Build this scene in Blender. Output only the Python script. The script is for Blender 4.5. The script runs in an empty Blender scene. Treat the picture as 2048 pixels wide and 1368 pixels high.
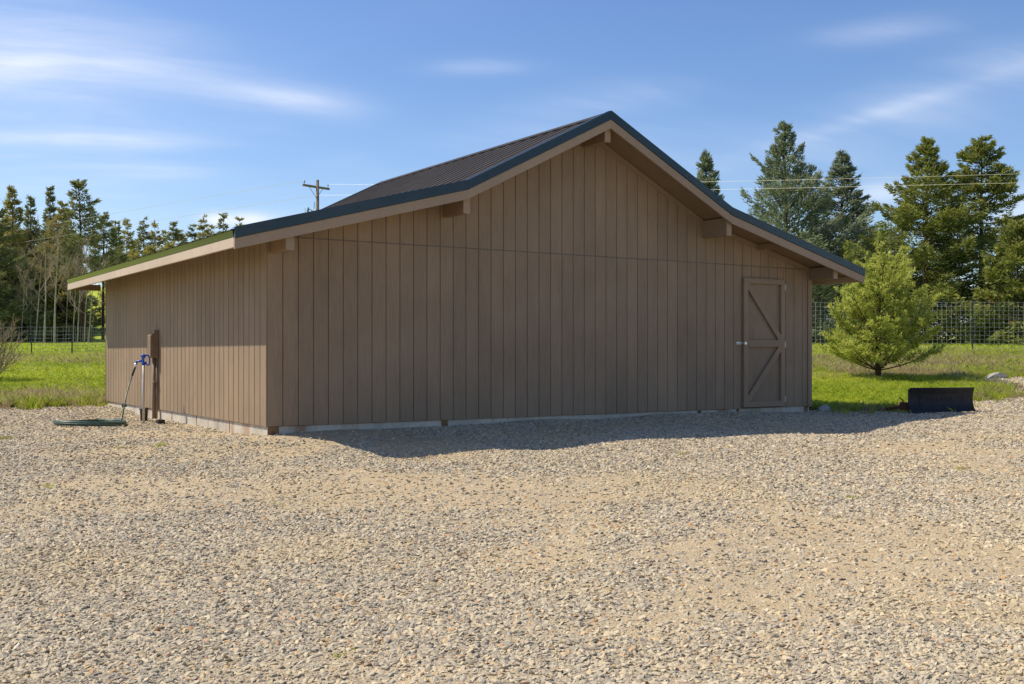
import bpy, math, random
import numpy as np
from mathutils import Vector, Matrix

random.seed(7)
rng = np.random.default_rng(11)
R = math.radians
scene = bpy.context.scene
col = scene.collection

# ------------------------------------------------------------------ camera
EYE = 0.8952
F_PX, HOR = 2136.42, 708.28          # focal length and horizon of the photograph, in its pixels
TH = 0.5755                          # yaw of the barn against the view axis
CORNER = (-3.0272, 13.1832)          # front left corner of the barn
cam_d = bpy.data.cameras.new('camera')
cam_d.sensor_width = 36.0
cam_d.lens = F_PX / 2048 * 36.0
cam_d.shift_y = (HOR - 684.0) / 2048.0
cam_d.clip_start = 0.05
cam_d.clip_end = 6000
cam = bpy.data.objects.new('camera', cam_d)
cam.location = (0, 0, EYE)
cam.rotation_euler = (R(90), 0, 0)
col.objects.link(cam)
scene.camera = cam

# ------------------------------------------------------------------ sky and sun
SUN_DIR = Vector((-1.3832, 0.2946, 1.86)).normalized()      # towards the sun
SUN_EL = math.asin(SUN_DIR.z)
SUN_AZ = math.atan2(SUN_DIR.x, SUN_DIR.y)                   # clockwise from +Y
world = bpy.data.worlds.new('World')
scene.world = world
world.use_nodes = True
wn, wl = world.node_tree.nodes, world.node_tree.links
wn.clear()
w_out = wn.new('ShaderNodeOutputWorld')
w_bg = wn.new('ShaderNodeBackground')
w_bg.inputs['Strength'].default_value = 0.13
world.cycles.sampling_method = 'MANUAL'
world.cycles.sample_map_resolution = 256
sky = wn.new('ShaderNodeTexSky')
sky.sky_type = 'NISHITA'
sky.sun_disc = False
sky.sun_elevation = SUN_EL
sky.sun_rotation = SUN_AZ
sky.altitude = 700
sky.air_density = 1.0
sky.dust_density = 1.2
sky.ozone_density = 2.2
w_tc = wn.new('ShaderNodeTexCoord')


def wmath(op, a, b=None, clamp=False):
    n = wn.new('ShaderNodeMath')
    n.operation = op
    n.use_clamp = clamp
    for i, v in enumerate((a, b)):
        if v is None:
            continue
        if isinstance(v, (int, float)):
            n.inputs[i].default_value = v
        else:
            wl.new(v, n.inputs[i])
    return n.outputs[0]


def wdot(vec):
    n = wn.new('ShaderNodeVectorMath')
    n.operation = 'DOT_PRODUCT'
    wl.new(w_tc.outputs['Generated'], n.inputs[0])
    n.inputs[1].default_value = vec
    return n.outputs['Value']


def pix_dir(px, py):
    return Vector(((px - 1024) / F_PX, 1.0, (HOR - py) / F_PX)).normalized()


def cirrus_noise(scale, ang, stretch, lo, hi, seed):
    """streaky noise over the sky dome, stretched along one compass bearing"""
    sep = wn.new('ShaderNodeSeparateXYZ')
    wl.new(w_tc.outputs['Generated'], sep.inputs[0])
    zz = wmath('ADD', wmath('MAXIMUM', sep.outputs[2], 0.0), 0.22)
    comb = wn.new('ShaderNodeCombineXYZ')
    wl.new(wmath('DIVIDE', sep.outputs[0], zz), comb.inputs[0])
    wl.new(wmath('DIVIDE', sep.outputs[1], zz), comb.inputs[1])
    mp = wn.new('ShaderNodeMapping')
    mp.vector_type = 'TEXTURE'
    mp.inputs['Rotation'].default_value = (0, 0, R(ang))
    mp.inputs['Scale'].default_value = (stretch, 1, 1)
    mp.inputs['Location'].default_value = (seed, seed * 0.7, 0)
    wl.new(comb.outputs[0], mp.inputs['Vector'])
    nz = wn.new('ShaderNodeTexNoise')
    nz.inputs['Scale'].default_value = scale
    nz.inputs['Detail'].default_value = 7
    nz.inputs['Roughness'].default_value = 0.55
    nz.inputs['Distortion'].default_value = 0.4
    wl.new(mp.outputs[0], nz.inputs['Vector'])
    mr = wn.new('ShaderNodeMapRange')
    mr.interpolation_type = 'SMOOTHSTEP'
    mr.inputs['From Min'].default_value = lo
    mr.inputs['From Max'].default_value = hi
    wl.new(nz.outputs['Fac'], mr.inputs['Value'])
    return mr.outputs['Result']


streak = cirrus_noise(2.4, 14, 3.2, 0.30, 0.72, 1.3)
fibre = wmath('ADD', wmath('MULTIPLY', cirrus_noise(7.5, 22, 5.0, 0.25, 0.75, 2.2), 0.7), 0.3)
streak2 = cirrus_noise(1.1, -8, 2.2, 0.48, 0.82, 4.1)
total = wmath('MULTIPLY', wmath('MULTIPLY', streak2, fibre), 0.42)                    # thin veil over the whole dome
# single clouds of this sky: centre pixel direction, half sizes in radians, tilt, strength
for px, py, sx, sy, tilt, k, soft in [
        (60, 205, .12, .075, -14, .62, 0), (190, 240, .075, .028, -16, .34, 0), (110, 287, .10, .016, -2, .34, 0),
        (600, 202, .050, .013, -2, .52, 0), (440, 185, .085, .020, -10, .36, 0), (955, 136, .042, .0075, 1, .34, 0),
        (1840, 200, .13, .0070, 14, .30, 0), (1960, 160, .12, .026, 14, .26, 0), (1200, 200, .07, .014, 3, .45, 0),
        (1100, 290, .16, .02, 4, .18, 0), (1760, 62, .055, .011, 3, .40, 0), (330, 346, .035, .006, 1, .35, 0),
        (432, 440, .013, .006, 0, .9, 1), (500, 441, .020, .007, 0, .95, 1), (1765, 386, .030, .010, 2, .55, 1),
        (2055, 420, .04, .02, 0, .5, 1), (100, 90, .14, .05, -10, .28, 0), (1500, 330, .2, .03, 6, .14, 0)]:
    c = pix_dir(px, py)
    right = Vector((0, 0, 1)).cross(c).normalized() * -1
    up = right.cross(c).normalized()
    if up.z < 0:
        up = -up
    a = R(tilt)
    t = right * math.cos(a) + up * math.sin(a)
    b = up * math.cos(a) - right * math.sin(a)
    u = wmath('DIVIDE', wdot(t), sx)
    v = wmath('DIVIDE', wdot(b), sy)
    d2 = wmath('ADD', wmath('MULTIPLY', u, u), wmath('MULTIPLY', v, v))
    front = wmath('GREATER_THAN', wdot(c), 0.2)
    g = wmath('MULTIPLY', wmath('POWER', 2.718, wmath('MULTIPLY', d2, -1.0)), front)
    if soft:
        g = wmath('MULTIPLY', g, k)
    else:
        g = wmath('MULTIPLY', wmath('MULTIPLY', g, wmath('ADD', wmath('MULTIPLY', wmath('MULTIPLY', streak, fibre), 1.35), 0.06)), k)
    total = wmath('ADD', total, g)
total = wmath('MULTIPLY', wmath('MINIMUM', total, 1.0), 0.92)
hs = wn.new('ShaderNodeHueSaturation')
hs.inputs['Saturation'].default_value = 1.18
hs.inputs['Hue'].default_value = 0.508
hs.inputs['Value'].default_value = 0.90
wl.new(sky.outputs[0], hs.inputs['Color'])
mixc = wn.new('ShaderNodeMix')
mixc.data_type = 'RGBA'
mixc.inputs['B'].default_value = (5.4, 5.75, 6.5, 1)
wl.new(total, mixc.inputs['Factor'])
wl.new(hs.outputs[0], mixc.inputs['A'])
wl.new(mixc.outputs['Result'], w_bg.inputs['Color'])
wl.new(w_bg.outputs[0], w_out.inputs['Surface'])

sun_d = bpy.data.lights.new('sun', 'SUN')
sun_d.energy = 4.3
sun_d.angle = R(0.5)
sun_d.color = (1.0, 0.91, 0.74)
sun = bpy.data.objects.new('sun', sun_d)
sun.rotation_euler = SUN_DIR.to_track_quat('Z', 'Y').to_euler()
sun.location = SUN_DIR * 50
col.objects.link(sun)

vs = scene.view_settings
vs.view_transform = 'Standard'
vs.look = 'None'
vs.exposure = 0.42
vs.gamma = 1.0
vs.use_curve_mapping = False
scene.render.engine = 'CYCLES'
scene.cycles.max_bounces = 5
scene.cycles.transparent_max_bounces = 6


# ------------------------------------------------------------------ helpers
def at(px, py, Y):
    """world point seen at a pixel of the photograph, at depth Y"""
    return Vector(((px - 1024) / F_PX * Y, Y, EYE - (py - HOR) / F_PX * Y))


def b2w(bx, by):
    c, s = math.cos(TH), math.sin(TH)
    return CORNER[0] + bx * c - by * s, CORNER[1] + bx * s + by * c


def w2b(x, y):
    c, s = math.cos(TH), math.sin(TH)
    dx, dy = x - CORNER[0], y - CORNER[1]
    return dx * c + dy * s, -dx * s + dy * c


def tag(o, label=None, cat=None, group=None, kind=None):
    if label:
        o['label'] = label
    if cat:
        o['category'] = cat
    if group:
        o['group'] = group
    if kind:
        o['kind'] = kind
    return o


def empty(name, loc=(0, 0, 0), rz=0.0):
    o = bpy.data.objects.new(name, None)
    o.location = loc
    o.rotation_euler = (0, 0, rz)
    o.empty_display_size = 0.2
    col.objects.link(o)
    return o


def link(name, me, parent=None, loc=None):
    o = bpy.data.objects.new(name, me)
    col.objects.link(o)
    if parent:
        o.parent = parent
    if loc is not None:
        o.location = loc
    return o


class MB:
    """collects shapes into one mesh"""
    def __init__(s):
        s.v, s.f = [], []

    def add(s, vs_, fs):
        n = len(s.v)
        s.v += [tuple(p) for p in vs_]
        s.f += [tuple(i + n for i in f) for f in fs]
        return s

    def box(s, x0, x1, y0, y1, z0, z1):
        return s.add([(x0, y0, z0), (x1, y0, z0), (x1, y1, z0), (x0, y1, z0), (x0, y0, z1), (x1, y0, z1), (x1, y1, z1), (x0, y1, z1)],
                     [(0, 3, 2, 1), (4, 5, 6, 7), (0, 1, 5, 4), (1, 2, 6, 5), (2, 3, 7, 6), (3, 0, 4, 7)])

    def prism(s, pts, y0, y1):
        """polygon in xz extruded along y (points counter clockwise seen from -y)"""
        n = len(pts)
        vv = [(x, y0, z) for x, z in pts] + [(x, y1, z) for x, z in pts]
        ff = [tuple(range(n)), tuple(range(2 * n - 1, n - 1, -1))]
        ff += [(i, i + n, (i + 1) % n + n, (i + 1) % n) for i in range(n)]
        return s.add(vv, ff)

    def tube(s, pts, rad, n=8, caps=True):
        pts = [Vector(p) for p in pts]
        if not hasattr(rad, '__len__'):
            rad = [rad] * len(pts)
        vv, ff = [], []
        pt = None
        for i, p in enumerate(pts):
            a = pts[max(i - 1, 0)]
            b = pts[min(i + 1, len(pts) - 1)]
            t = (b - a).normalized()
            if pt is None:
                x = t.orthogonal().normalized()
            else:
                x = (x - t * x.dot(t)).normalized()
            pt = t
            y = t.cross(x)
            for k in range(n):
                q = 2 * math.pi * k / n
                vv.append(p + (x * math.cos(q) + y * math.sin(q)) * rad[i])
        for i in range(len(pts) - 1):
            for k in range(n):
                ff.append((i * n + k, i * n + (k + 1) % n, (i + 1) * n + (k + 1) % n, (i + 1) * n + k))
        if caps:
            ff.append(tuple(range(n - 1, -1, -1)))
            ff.append(tuple((len(pts) - 1) * n + k for k in range(n)))
        return s.add(vv, ff)

    def mesh(s, name, mat, smooth=False):
        me = bpy.data.meshes.new(name)
        me.from_pydata(s.v, [], s.f)
        me.update()
        if smooth:
            me.polygons.foreach_set('use_smooth', [True] * len(me.polygons))
        if mat:
            me.materials.append(mat)
        return me

    def build(s, name, mat, parent=None, smooth=False, loc=None, bevel=0):
        o = link(name, s.mesh(name, mat, smooth), parent, loc)
        if bevel:
            m = o.modifiers.new('bevel', 'BEVEL')
            m.width = bevel
            m.segments = 2
            m.limit_method = 'ANGLE'
        return o


def np_mesh(name, verts, faces, mat, attrs=None, smooth=False):
    """fast mesh from numpy arrays, all faces of one size"""
    me = bpy.data.meshes.new(name)
    nv, (nf, k) = len(verts), faces.shape
    me.vertices.add(nv)
    me.vertices.foreach_set('co', np.ascontiguousarray(verts, dtype=np.float32).ravel())
    me.loops.add(nf * k)
    me.loops.foreach_set('vertex_index', np.ascontiguousarray(faces, dtype=np.int32).ravel())
    me.polygons.add(nf)
    me.polygons.foreach_set('loop_start', np.arange(0, nf * k, k, dtype=np.int32))
    me.polygons.foreach_set('use_smooth', np.full(nf, smooth))
    me.update(calc_edges=True)
    for an, arr in (attrs or {}).items():
        a = me.attributes.new(an, 'FLOAT', 'POINT')
        a.data.foreach_set('value', np.ascontiguousarray(arr, dtype=np.float32))
    if mat:
        me.materials.append(mat)
    return me


# ------------------------------------------------------------------ materials
class NT:
    def __init__(s, name):
        s.m = bpy.data.materials.new(name)
        s.m.use_nodes = True
        s.n, s.l = s.m.node_tree.nodes, s.m.node_tree.links
        s.n.clear()
        s.out = s.n.new('ShaderNodeOutputMaterial')

    def node(s, t, **kw):
        n = s.n.new(t)
        for k, v in kw.items():
            if k.startswith('i_'):
                n.inputs[k[2:].replace('_', ' ')].default_value = v
            else:
                setattr(n, k, v)
        return n

    def coord(s, kind='Object'):
        return s.n.new('ShaderNodeTexCoord').outputs[kind]

    def pos(s):
        return s.n.new('ShaderNodeNewGeometry').outputs['Position']

    def mapping(s, vec, scale=(1, 1, 1), loc=(0, 0, 0), rot=(0, 0, 0)):
        n = s.n.new('ShaderNodeMapping')
        n.inputs['Scale'].default_value = scale
        n.inputs['Location'].default_value = loc
        n.inputs['Rotation'].default_value = rot
        s.l.new(vec, n.inputs['Vector'])
        return n.outputs[0]

    def noise(s, vec, scale, detail=4, rough=.55, dist=0.0, w=None):
        n = s.n.new('ShaderNodeTexNoise')
        n.inputs['Scale'].default_value = scale
        n.inputs['Detail'].default_value = detail
        n.inputs['Roughness'].default_value = rough
        n.inputs['Distortion'].default_value = dist
        s.l.new(vec, n.inputs['Vector'])
        return n.outputs['Fac']

    def ramp(s, fac, stops, interp='LINEAR'):
        n = s.n.new('ShaderNodeValToRGB')
        n.color_ramp.interpolation = interp
        el = n.color_ramp.elements
        while len(el) < len(stops):
            el.new(0.5)
        for e, (p, c) in zip(el, stops):
            e.position = p
            e.color = (*c, 1) if len(c) == 3 else c
        s.l.new(fac, n.inputs[0])
        return n.outputs[0]

    def rng(s, fac, lo, hi, a=0., b=1.):
        n = s.n.new('ShaderNodeMapRange')
        n.interpolation_type = 'SMOOTHSTEP'
        for k, v in (('From Min', lo), ('From Max', hi), ('To Min', a), ('To Max', b)):
            n.inputs[k].default_value = v
        s.l.new(fac, n.inputs['Value'])
        return n.outputs['Result']

    def mix(s, fac, a, b, mode='MIX'):
        n = s.n.new('ShaderNodeMix')
        n.data_type = 'RGBA'
        n.blend_type = mode
        for key, v in (('Factor', fac), ('A', a), ('B', b)):
            if isinstance(v, (int, float)):
                n.inputs[key].default_value = v
            elif isinstance(v, tuple):
                n.inputs[key].default_value = (*v, 1) if len(v) == 3 else v
            else:
                s.l.new(v, n.inputs[key])
        return n.outputs['Result']

    def math(s, op, a, b=0.0):
        n = s.n.new('ShaderNodeMath')
        n.operation = op
        for i, v in enumerate((a, b)):
            if isinstance(v, (int, float)):
                n.inputs[i].default_value = v
            else:
                s.l.new(v, n.inputs[i])
        return n.outputs[0]

    def attr(s, name):
        n = s.n.new('ShaderNodeAttribute')
        n.attribute_name = name
        return n.outputs['Fac']

    def bump(s, h, strength, dist, prev=None):
        n = s.n.new('ShaderNodeBump')
        n.inputs['Strength'].default_value = strength
        n.inputs['Distance'].default_value = dist
        s.l.new(h, n.inputs['Height'])
        if prev is not None:
            s.l.new(prev, n.inputs['Normal'])
        return n.outputs[0]

    def bsdf(s, color, rough=0.6, normal=None, metal=0.0, spec=0.4, coat=0.0):
        p = s.n.new('ShaderNodeBsdfPrincipled')
        for k, v in (('Base Color', color), ('Roughness', rough), ('Metallic', metal)):
            if isinstance(v, (int, float)):
                p.inputs[k].default_value = v
            elif isinstance(v, tuple):
                p.inputs[k].default_value = (*v, 1)
            else:
                s.l.new(v, p.inputs[k])
        p.inputs['Specular IOR Level'].default_value = spec
        p.inputs['Coat Weight'].default_value = coat
        if normal is not None:
            s.l.new(normal, p.inputs['Normal'])
        s.l.new(p.outputs[0], s.out.inputs['Surface'])
        return p

    def leaf(s, color, trans=0.35, rough=0.7):
        p = s.n.new('ShaderNodeBsdfPrincipled')
        s.l.new(color, p.inputs['Base Color'])
        p.inputs['Roughness'].default_value = rough
        p.inputs['Specular IOR Level'].default_value = 0.25
        t = s.n.new('ShaderNodeBsdfTranslucent')
        s.l.new(color, t.inputs['Color'])
        m = s.n.new('ShaderNodeMixShader')
        m.inputs[0].default_value = trans
        s.l.new(p.outputs[0], m.inputs[1])
        s.l.new(t.outputs[0], m.inputs[2])
        s.l.new(m.outputs[0], s.out.inputs['Surface'])


def mat_paint(name, base, grain_axis='z', var=0.13, rough=0.75):
    t = NT(name)
    oi = t.n.new('ShaderNodeObjectInfo')
    p = t.pos()
    sc = {'z': (26, 26, 1.3), 'x': (1.3, 26, 26), 'y': (26, 1.3, 26)}[grain_axis]
    g1 = t.noise(t.mapping(p, sc), 3.0, 6, .65)
    g2 = t.noise(p, 0.9, 5, .6)
    g3 = t.noise(t.mapping(p, (3, 3, .6)), 2.0, 4, .6)
    f = t.math('ADD', t.math('MULTIPLY', g1, .42), t.math('ADD', t.math('MULTIPLY', g2, .36), t.math('MULTIPLY', g3, .22)))
    d = tuple(c * (1 - 2.1 * var) for c in base)
    h = tuple(min(1, c * (1 + 1.9 * var)) for c in base)
    c = t.ramp(f, [(.32, d), (.5, base), (.70, h)])
    r = t.ramp(oi.outputs['Random'], [(0, (.93, .935, .94)), (1, (1.06, 1.05, 1.03))])
    c = t.mix(1.0, c, r, 'MULTIPLY')
    nm = t.bump(g1, .35, .004)
    t.bsdf(c, rough, nm, spec=.3)
    return t.m


BROWN = (0.282, 0.203, 0.134)
M_SIDING = mat_paint('painted_siding', BROWN, 'z')
M_TRIM = mat_paint('painted_trim', (0.282, 0.204, 0.136), 'z', .07)
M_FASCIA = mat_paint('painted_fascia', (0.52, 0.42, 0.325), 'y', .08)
M_RAKE = mat_paint('painted_rake', (0.342, 0.252, 0.174), 'x', .07)
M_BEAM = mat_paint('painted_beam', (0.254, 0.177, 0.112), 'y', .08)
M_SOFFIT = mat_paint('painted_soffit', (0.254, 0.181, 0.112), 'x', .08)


def mat_metal_paint(name, base, rough=.32, dirt=.15, spec=.6):
    t = NT(name)
    p = t.pos()
    n1 = t.noise(p, 1.7, 5, .6)
    n2 = t.noise(t.mapping(p, (2, 2, 14)), 3, 4, .6)
    c = t.mix(t.rng(n1, .35, .75), base, tuple(min(1, x * (1 + dirt) + .008) for x in base))
    rr = t.rng(n2, .3, .75, rough * .8, rough * 1.3)
    t.bsdf(c, rr, t.bump(n1, .08, .01), metal=0.0, spec=spec)
    return t.m


M_ROOF = mat_metal_paint('dark_roof_metal', (0.040, 0.035, 0.033), .6, spec=.10)
M_ETRIM = mat_metal_paint('glossy_eave_trim', (0.014, 0.022, 0.022), .16, spec=.32)
M_RTRIM = mat_metal_paint('teal_roof_trim', (0.014, 0.032, 0.044), .26, spec=.38)


def mat_concrete():
    t = NT('foundation_concrete')
    p = t.pos()
    n1 = t.noise(p, 2.1, 6, .65)
    n2 = t.noise(p, 22, 5, .7)
    c = t.ramp(n1, [(.3, (.38, .345, .295)), (.52, (.53, .485, .41)), (.72, (.62, .565, .47))])
    c = t.mix(t.math('MULTIPLY', t.rng(n2, .45, .75), .35), c, (.20, .16, .12))
    st = t.rng(t.noise(t.mapping(p, (2.2, 2.2, .25)), 1.4, 3, .5), .56, .70)
    c = t.mix(t.math('MULTIPLY', st, .75), c, (.33, .17, .075))
    t.bsdf(c, .9, t.bump(n2, .5, .01), spec=.2)
    return t.m


M_CONC = mat_concrete()
M_SHADE_FLASH = mat_metal_paint('shade_toned_flashing', (.13, .094, .068), .55)  # dark tone paints the shadow line of the siding seam into the flashing


def mat_plain(name, base, rough=.6, metal=0., var=.15, scale=9, spec=.4, bump=.1):
    t = NT(name)
    p = t.coord('Object')
    n1 = t.noise(p, scale, 5, .6)
    c = t.ramp(n1, [(.3, tuple(x * (1 - var) for x in base)), (.7, tuple(min(1, x * (1 + var)) for x in base))])
    t.bsdf(c, rough, t.bump(n1, bump, .01), metal=metal, spec=spec)
    return t.m


M_STAINWOOD = mat_plain('stained_wood_block', (.21, .115, .055), .85, var=.45, scale=14)
M_GALV = mat_plain('galvanised_steel', (.50, .47, .43), .5, .55, .12)
M_ZINC = mat_plain('zinc_hardware', (.72, .72, .72), .35, .8, .1)
M_BLUE = mat_plain('blue_cast_iron', (.012, .075, .40), .38, 0, .15, 20, .5)
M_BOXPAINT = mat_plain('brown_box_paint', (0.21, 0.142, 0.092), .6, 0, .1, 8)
M_BLACK = mat_plain('black_plastic', (.022, .022, .023), .6, 0, .3, 18)
M_PLOW = mat_plain('black_plow_plastic', (.017, .017, .020), .58, 0, .35, 6, .35)
M_RUST = mat_plain('rusty_steel', (.14, .055, .03), .8, .1, .5, 25)
M_HOSE = mat_plain('green_hose_rubber', (.050, .095, .072), .42, 0, .25, 12, .5)
M_POST = mat_plain('dark_steel_post', (.05, .052, .045), .7, .3, .25, 9)
M_WIRE = mat_plain('galvanised_wire', (.52, .52, .50), .5, .35, .15, 5)
M_WIRE_DARK = mat_plain('weathered_wire', (.26, .27, .27), .6, .3, .15, 5)
M_CABLE = mat_plain('aluminium_cable', (.62, .60, .54), .5, .3, .1, 2)
M_POLE = mat_plain('weathered_pole_wood', (.20, .155, .12), .9, 0, .35, 6)
M_PORC = mat_plain('porcelain_insulator', (.16, .20, .22), .35, 0, .2, 10)
M_ROCK = mat_plain('grey_rock', (.36, .34, .31), .9, 0, .3, 9, .2, .8)
M_BARK = mat_plain('dark_bark', (.075, .052, .037), .95, 0, .45, 14, .1, .8)
M_BIRCH = mat_plain('pale_bark', (.33, .30, .255), .85, 0, .5, 2.2, .2, .3)
M_TWIG = mat_plain('dry_twig', (.30, .235, .175), .9, 0, .3, 5, .1)
M_REDWALL = mat_plain('red_house_paint', (.33, .055, .045), .7, 0, .15, 3)


def mat_foliage(name, dark, mid, light, trans=.3, rough=.65):
    t = NT(name)
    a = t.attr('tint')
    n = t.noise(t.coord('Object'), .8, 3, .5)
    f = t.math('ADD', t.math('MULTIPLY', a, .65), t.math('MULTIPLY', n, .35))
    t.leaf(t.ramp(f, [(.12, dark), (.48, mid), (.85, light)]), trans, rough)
    return t.m


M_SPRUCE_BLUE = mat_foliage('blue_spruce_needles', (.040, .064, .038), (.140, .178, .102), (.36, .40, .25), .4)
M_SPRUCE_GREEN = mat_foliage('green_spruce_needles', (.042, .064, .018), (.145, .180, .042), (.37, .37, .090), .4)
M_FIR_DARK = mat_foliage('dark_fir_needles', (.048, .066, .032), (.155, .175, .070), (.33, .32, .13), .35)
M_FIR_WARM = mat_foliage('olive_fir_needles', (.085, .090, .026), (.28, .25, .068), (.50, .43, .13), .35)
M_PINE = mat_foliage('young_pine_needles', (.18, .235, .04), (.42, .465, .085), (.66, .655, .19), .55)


# ------------------------------------------------------------------ terrain
PY = [-60, 0, 5, 9, 11.3, 13, 15, 17, 20]
PZ = [-.6, -.55, -.50, -.38, -.28, -.195, -.155, -.125, -.09]
WALLX = [-1, 0, 1.1, 2.5, 3.5, 4.3, 6.2, 7.2, 8.1, 9.0, 9.8, 11]
WALLZ = [-.12, -.116, -.06, -.105, -.08, -.05, -.05, -.072, -.067, -.078, -.09, -.10]
LWY = [-1, 0, 1.6, 3.6, 5.5, 6.9, 8.8, 10]
LWZ = [-.12, -.116, -.14, -.164, -.185, -.115, -.063, -.05]


def H(x, y):
    x = np.asarray(x, float)
    y = np.asarray(y, float)
    near = np.interp(y, PY, PZ)
    left = np.interp(y, [20, 28, 39, 60, 100, 120, 150, 185, 260, 900, 3000], [-.09, .30, .80, 1.25, 1.75, 2.6, 8.0, 12.5, 15, 18, 18])
    right = np.interp(y, [20, 22, 26, 38, 60, 100, 200, 900, 3000], [-.09, .02, .28, .95, 1.46, 2.0, 4.0, 10, 10])
    w = 1 / (1 + np.exp(-(x - 2) / np.maximum(2.0, y * .05)))
    z = np.where(y > 20, left * (1 - w) + right * w, near)
    bx, by = w2b(x, y)
    k = np.exp(-(by / .55) ** 2) * np.where(by < 0.3, 1, .0) * np.clip(1.5 - np.maximum(-bx, bx - 9.8), 0, 1)
    z = z * (1 - k) + np.interp(bx, WALLX, WALLZ) * k
    k = np.exp(-(bx / 1.5) ** 2) * np.where(bx < 0.3, 1, 0) * np.clip((by + .6) * 1.5, 0, 1) * np.clip((10 - by), 0, 1)
    z = z * (1 - k) + np.interp(by, LWY, LWZ) * k
    # the hollow under the front left corner and the wheel worn waves of the yard
    z = z - .035 * np.exp(-((bx - .9) / .55) ** 2 - ((by + 2.0) / .45) ** 2)
    z = z + .03 * np.exp(-((bx - 1.9) / .5) ** 2 - ((by + 2.2) / .7) ** 2)
    z = z - .022 * np.exp(-((bx - 2.9) / .5) ** 2 - ((by + 2.3) / .7) ** 2)
    und = .016 * np.sin(x * 1.15 + .6 * y) * np.sin(y * .9 - .35 * x) + .010 * np.sin(x * 2.9 - 1.2 * y + 1) + .008 * np.sin(y * 3.3 + x * 1.7)
    far = np.clip((np.hypot(x, y) - 24) / 30, 0, 1)
    big = .22 * np.sin(x * .11 + 1.1) * np.sin(y * .085)
    calm = np.clip((y - 2) / 6, 0.3, 1)
    return z + und * calm * (1 - far) + big * far * np.clip((y - 40) / 40, 0, 1)


GRAVEL = np.array([(-60, 17.2), (-14, 18.6), (-9.6, 18.95), (-8.6, 19.5), (-7.9, 20.3), (-4, 20), (3, 20), (5.05, 18.75), (5.6, 18.62), (6.1, 18.45), (6.8, 18.9),
                   (9.2, 21.1), (10.15, 21.9), (10.7, 23), (11.2, 24.6), (10.5, 25.5), (11.8, 26.9), (14, 27.2), (60, 30), (60, -60), (-60, -60)])


def gravel_mask(x, y, jit=.22):
    """1 on gravel, 0 on grass"""
    x = np.asarray(x, float)
    y = np.asarray(y, float)
    jx = x + jit * (np.sin(y * 5.1 + x * 2.3) * .5 + np.sin(x * 9.7 - y * 3.1) * .35)
    jy = y + jit * (np.sin(x * 4.3 - y * 1.9) * .5 + np.sin(x * 11.3 + y * 6.1) * .35)
    ins = np.zeros(x.shape, bool)
    n = len(GRAVEL)
    for i in range(n):
        x0, y0 = GRAVEL[i]
        x1, y1 = GRAVEL[(i + 1) % n]
        if y0 == y1:
            continue
        ins ^= ((y0 > jy) != (y1 > jy)) & (jx < (x1 - x0) * (jy - y0) / (y1 - y0) + x0)
    return ins


def lattice(x, y, sc, seed):
    """cheap smooth value noise"""
    xi, yi = np.floor(x * sc).astype(int), np.floor(y * sc).astype(int)
    fx, fy = x * sc - xi, y * sc - yi
    fx, fy = fx * fx * (3 - 2 * fx), fy * fy * (3 - 2 * fy)

    def h(a, b):
        n = (a * 374761393 + b * 668265263 + seed * 144665) & 0xffffffff
        n = ((n ^ (n >> 13)) * 1274126177) & 0xffffffff
        return ((n ^ (n >> 16)) & 0xffff) / 65535.0
    return (h(xi, yi) * (1 - fx) + h(xi + 1, yi) * fx) * (1 - fy) + (h(xi, yi + 1) * (1 - fx) + h(xi + 1, yi + 1) * fx) * fy


def patch(x, y):
    # packed tracks run across the yard, so the patches are long in x
    return .40 * lattice(x * .45 + y * .1, y * .9, .55, 1) + .32 * lattice(x * .7, y, 1.15, 2) + .28 * lattice(x, y, 2.6, 3)


def axis(lo, dlo, dhi, hi, step, growth):
    c = list(np.arange(dlo, dhi + 1e-6, step))
    s, v, pre = step, dlo, []
    while v > lo:
        s *= growth
        v -= s
        pre.append(v)
    s, v, post = step, dhi, []
    while v < hi:
        s *= growth
        v += s
        post.append(v)
    return np.array(pre[::-1] + c + post)


gx = axis(-2500, -13, 15, 2500, .12, 1.13)
gy = axis(-200, 2, 31, 4000, .12, 1.10)
GX, GY = np.meshgrid(gx, gy)
GZ = H(GX, GY)
nx, ny = len(gx), len(gy)
idx = np.arange(nx * ny).reshape(ny, nx)
quads = np.stack([idx[:-1, :-1], idx[:-1, 1:], idx[1:, 1:], idx[1:, :-1]], -1).reshape(-1, 4)
gm = gravel_mask(GX.ravel(), GY.ravel()).astype(float)
pt = patch(GX.ravel(), GY.ravel())


def dryness(x, y):
    """how much old straw stands in the sward: bands along the fences and the yard's edge"""
    bx, by = w2b(x, y)
    d = np.zeros_like(x)
    left = x < 0
    d += np.where(left, .95 * np.exp(-((y - 22.0) / 1.5) ** 2), 0)
    d += np.where(left, .75 * np.exp(-((y - 36.5) / 3.0) ** 2), 0)
    d += np.where(~left, .85 * np.exp(-((y - 32) / 4.2) ** 2), 0)
    d += np.where(~left & (x > 8.5), .6 * np.exp(-((y - 27.5) / 1.6) ** 2), 0)
    cl = .55 * lattice(x * .5, y, .8, 9) + .45 * lattice(x, y, 2.1, 10)
    return np.clip(d * np.clip(3.2 * (cl - .28), 0, 1.2) + .3 * np.clip(3 * (lattice(x, y, .9, 5) - .62), 0, 1), 0, 1)


dr = dryness(GX.ravel(), GY.ravel())


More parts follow.
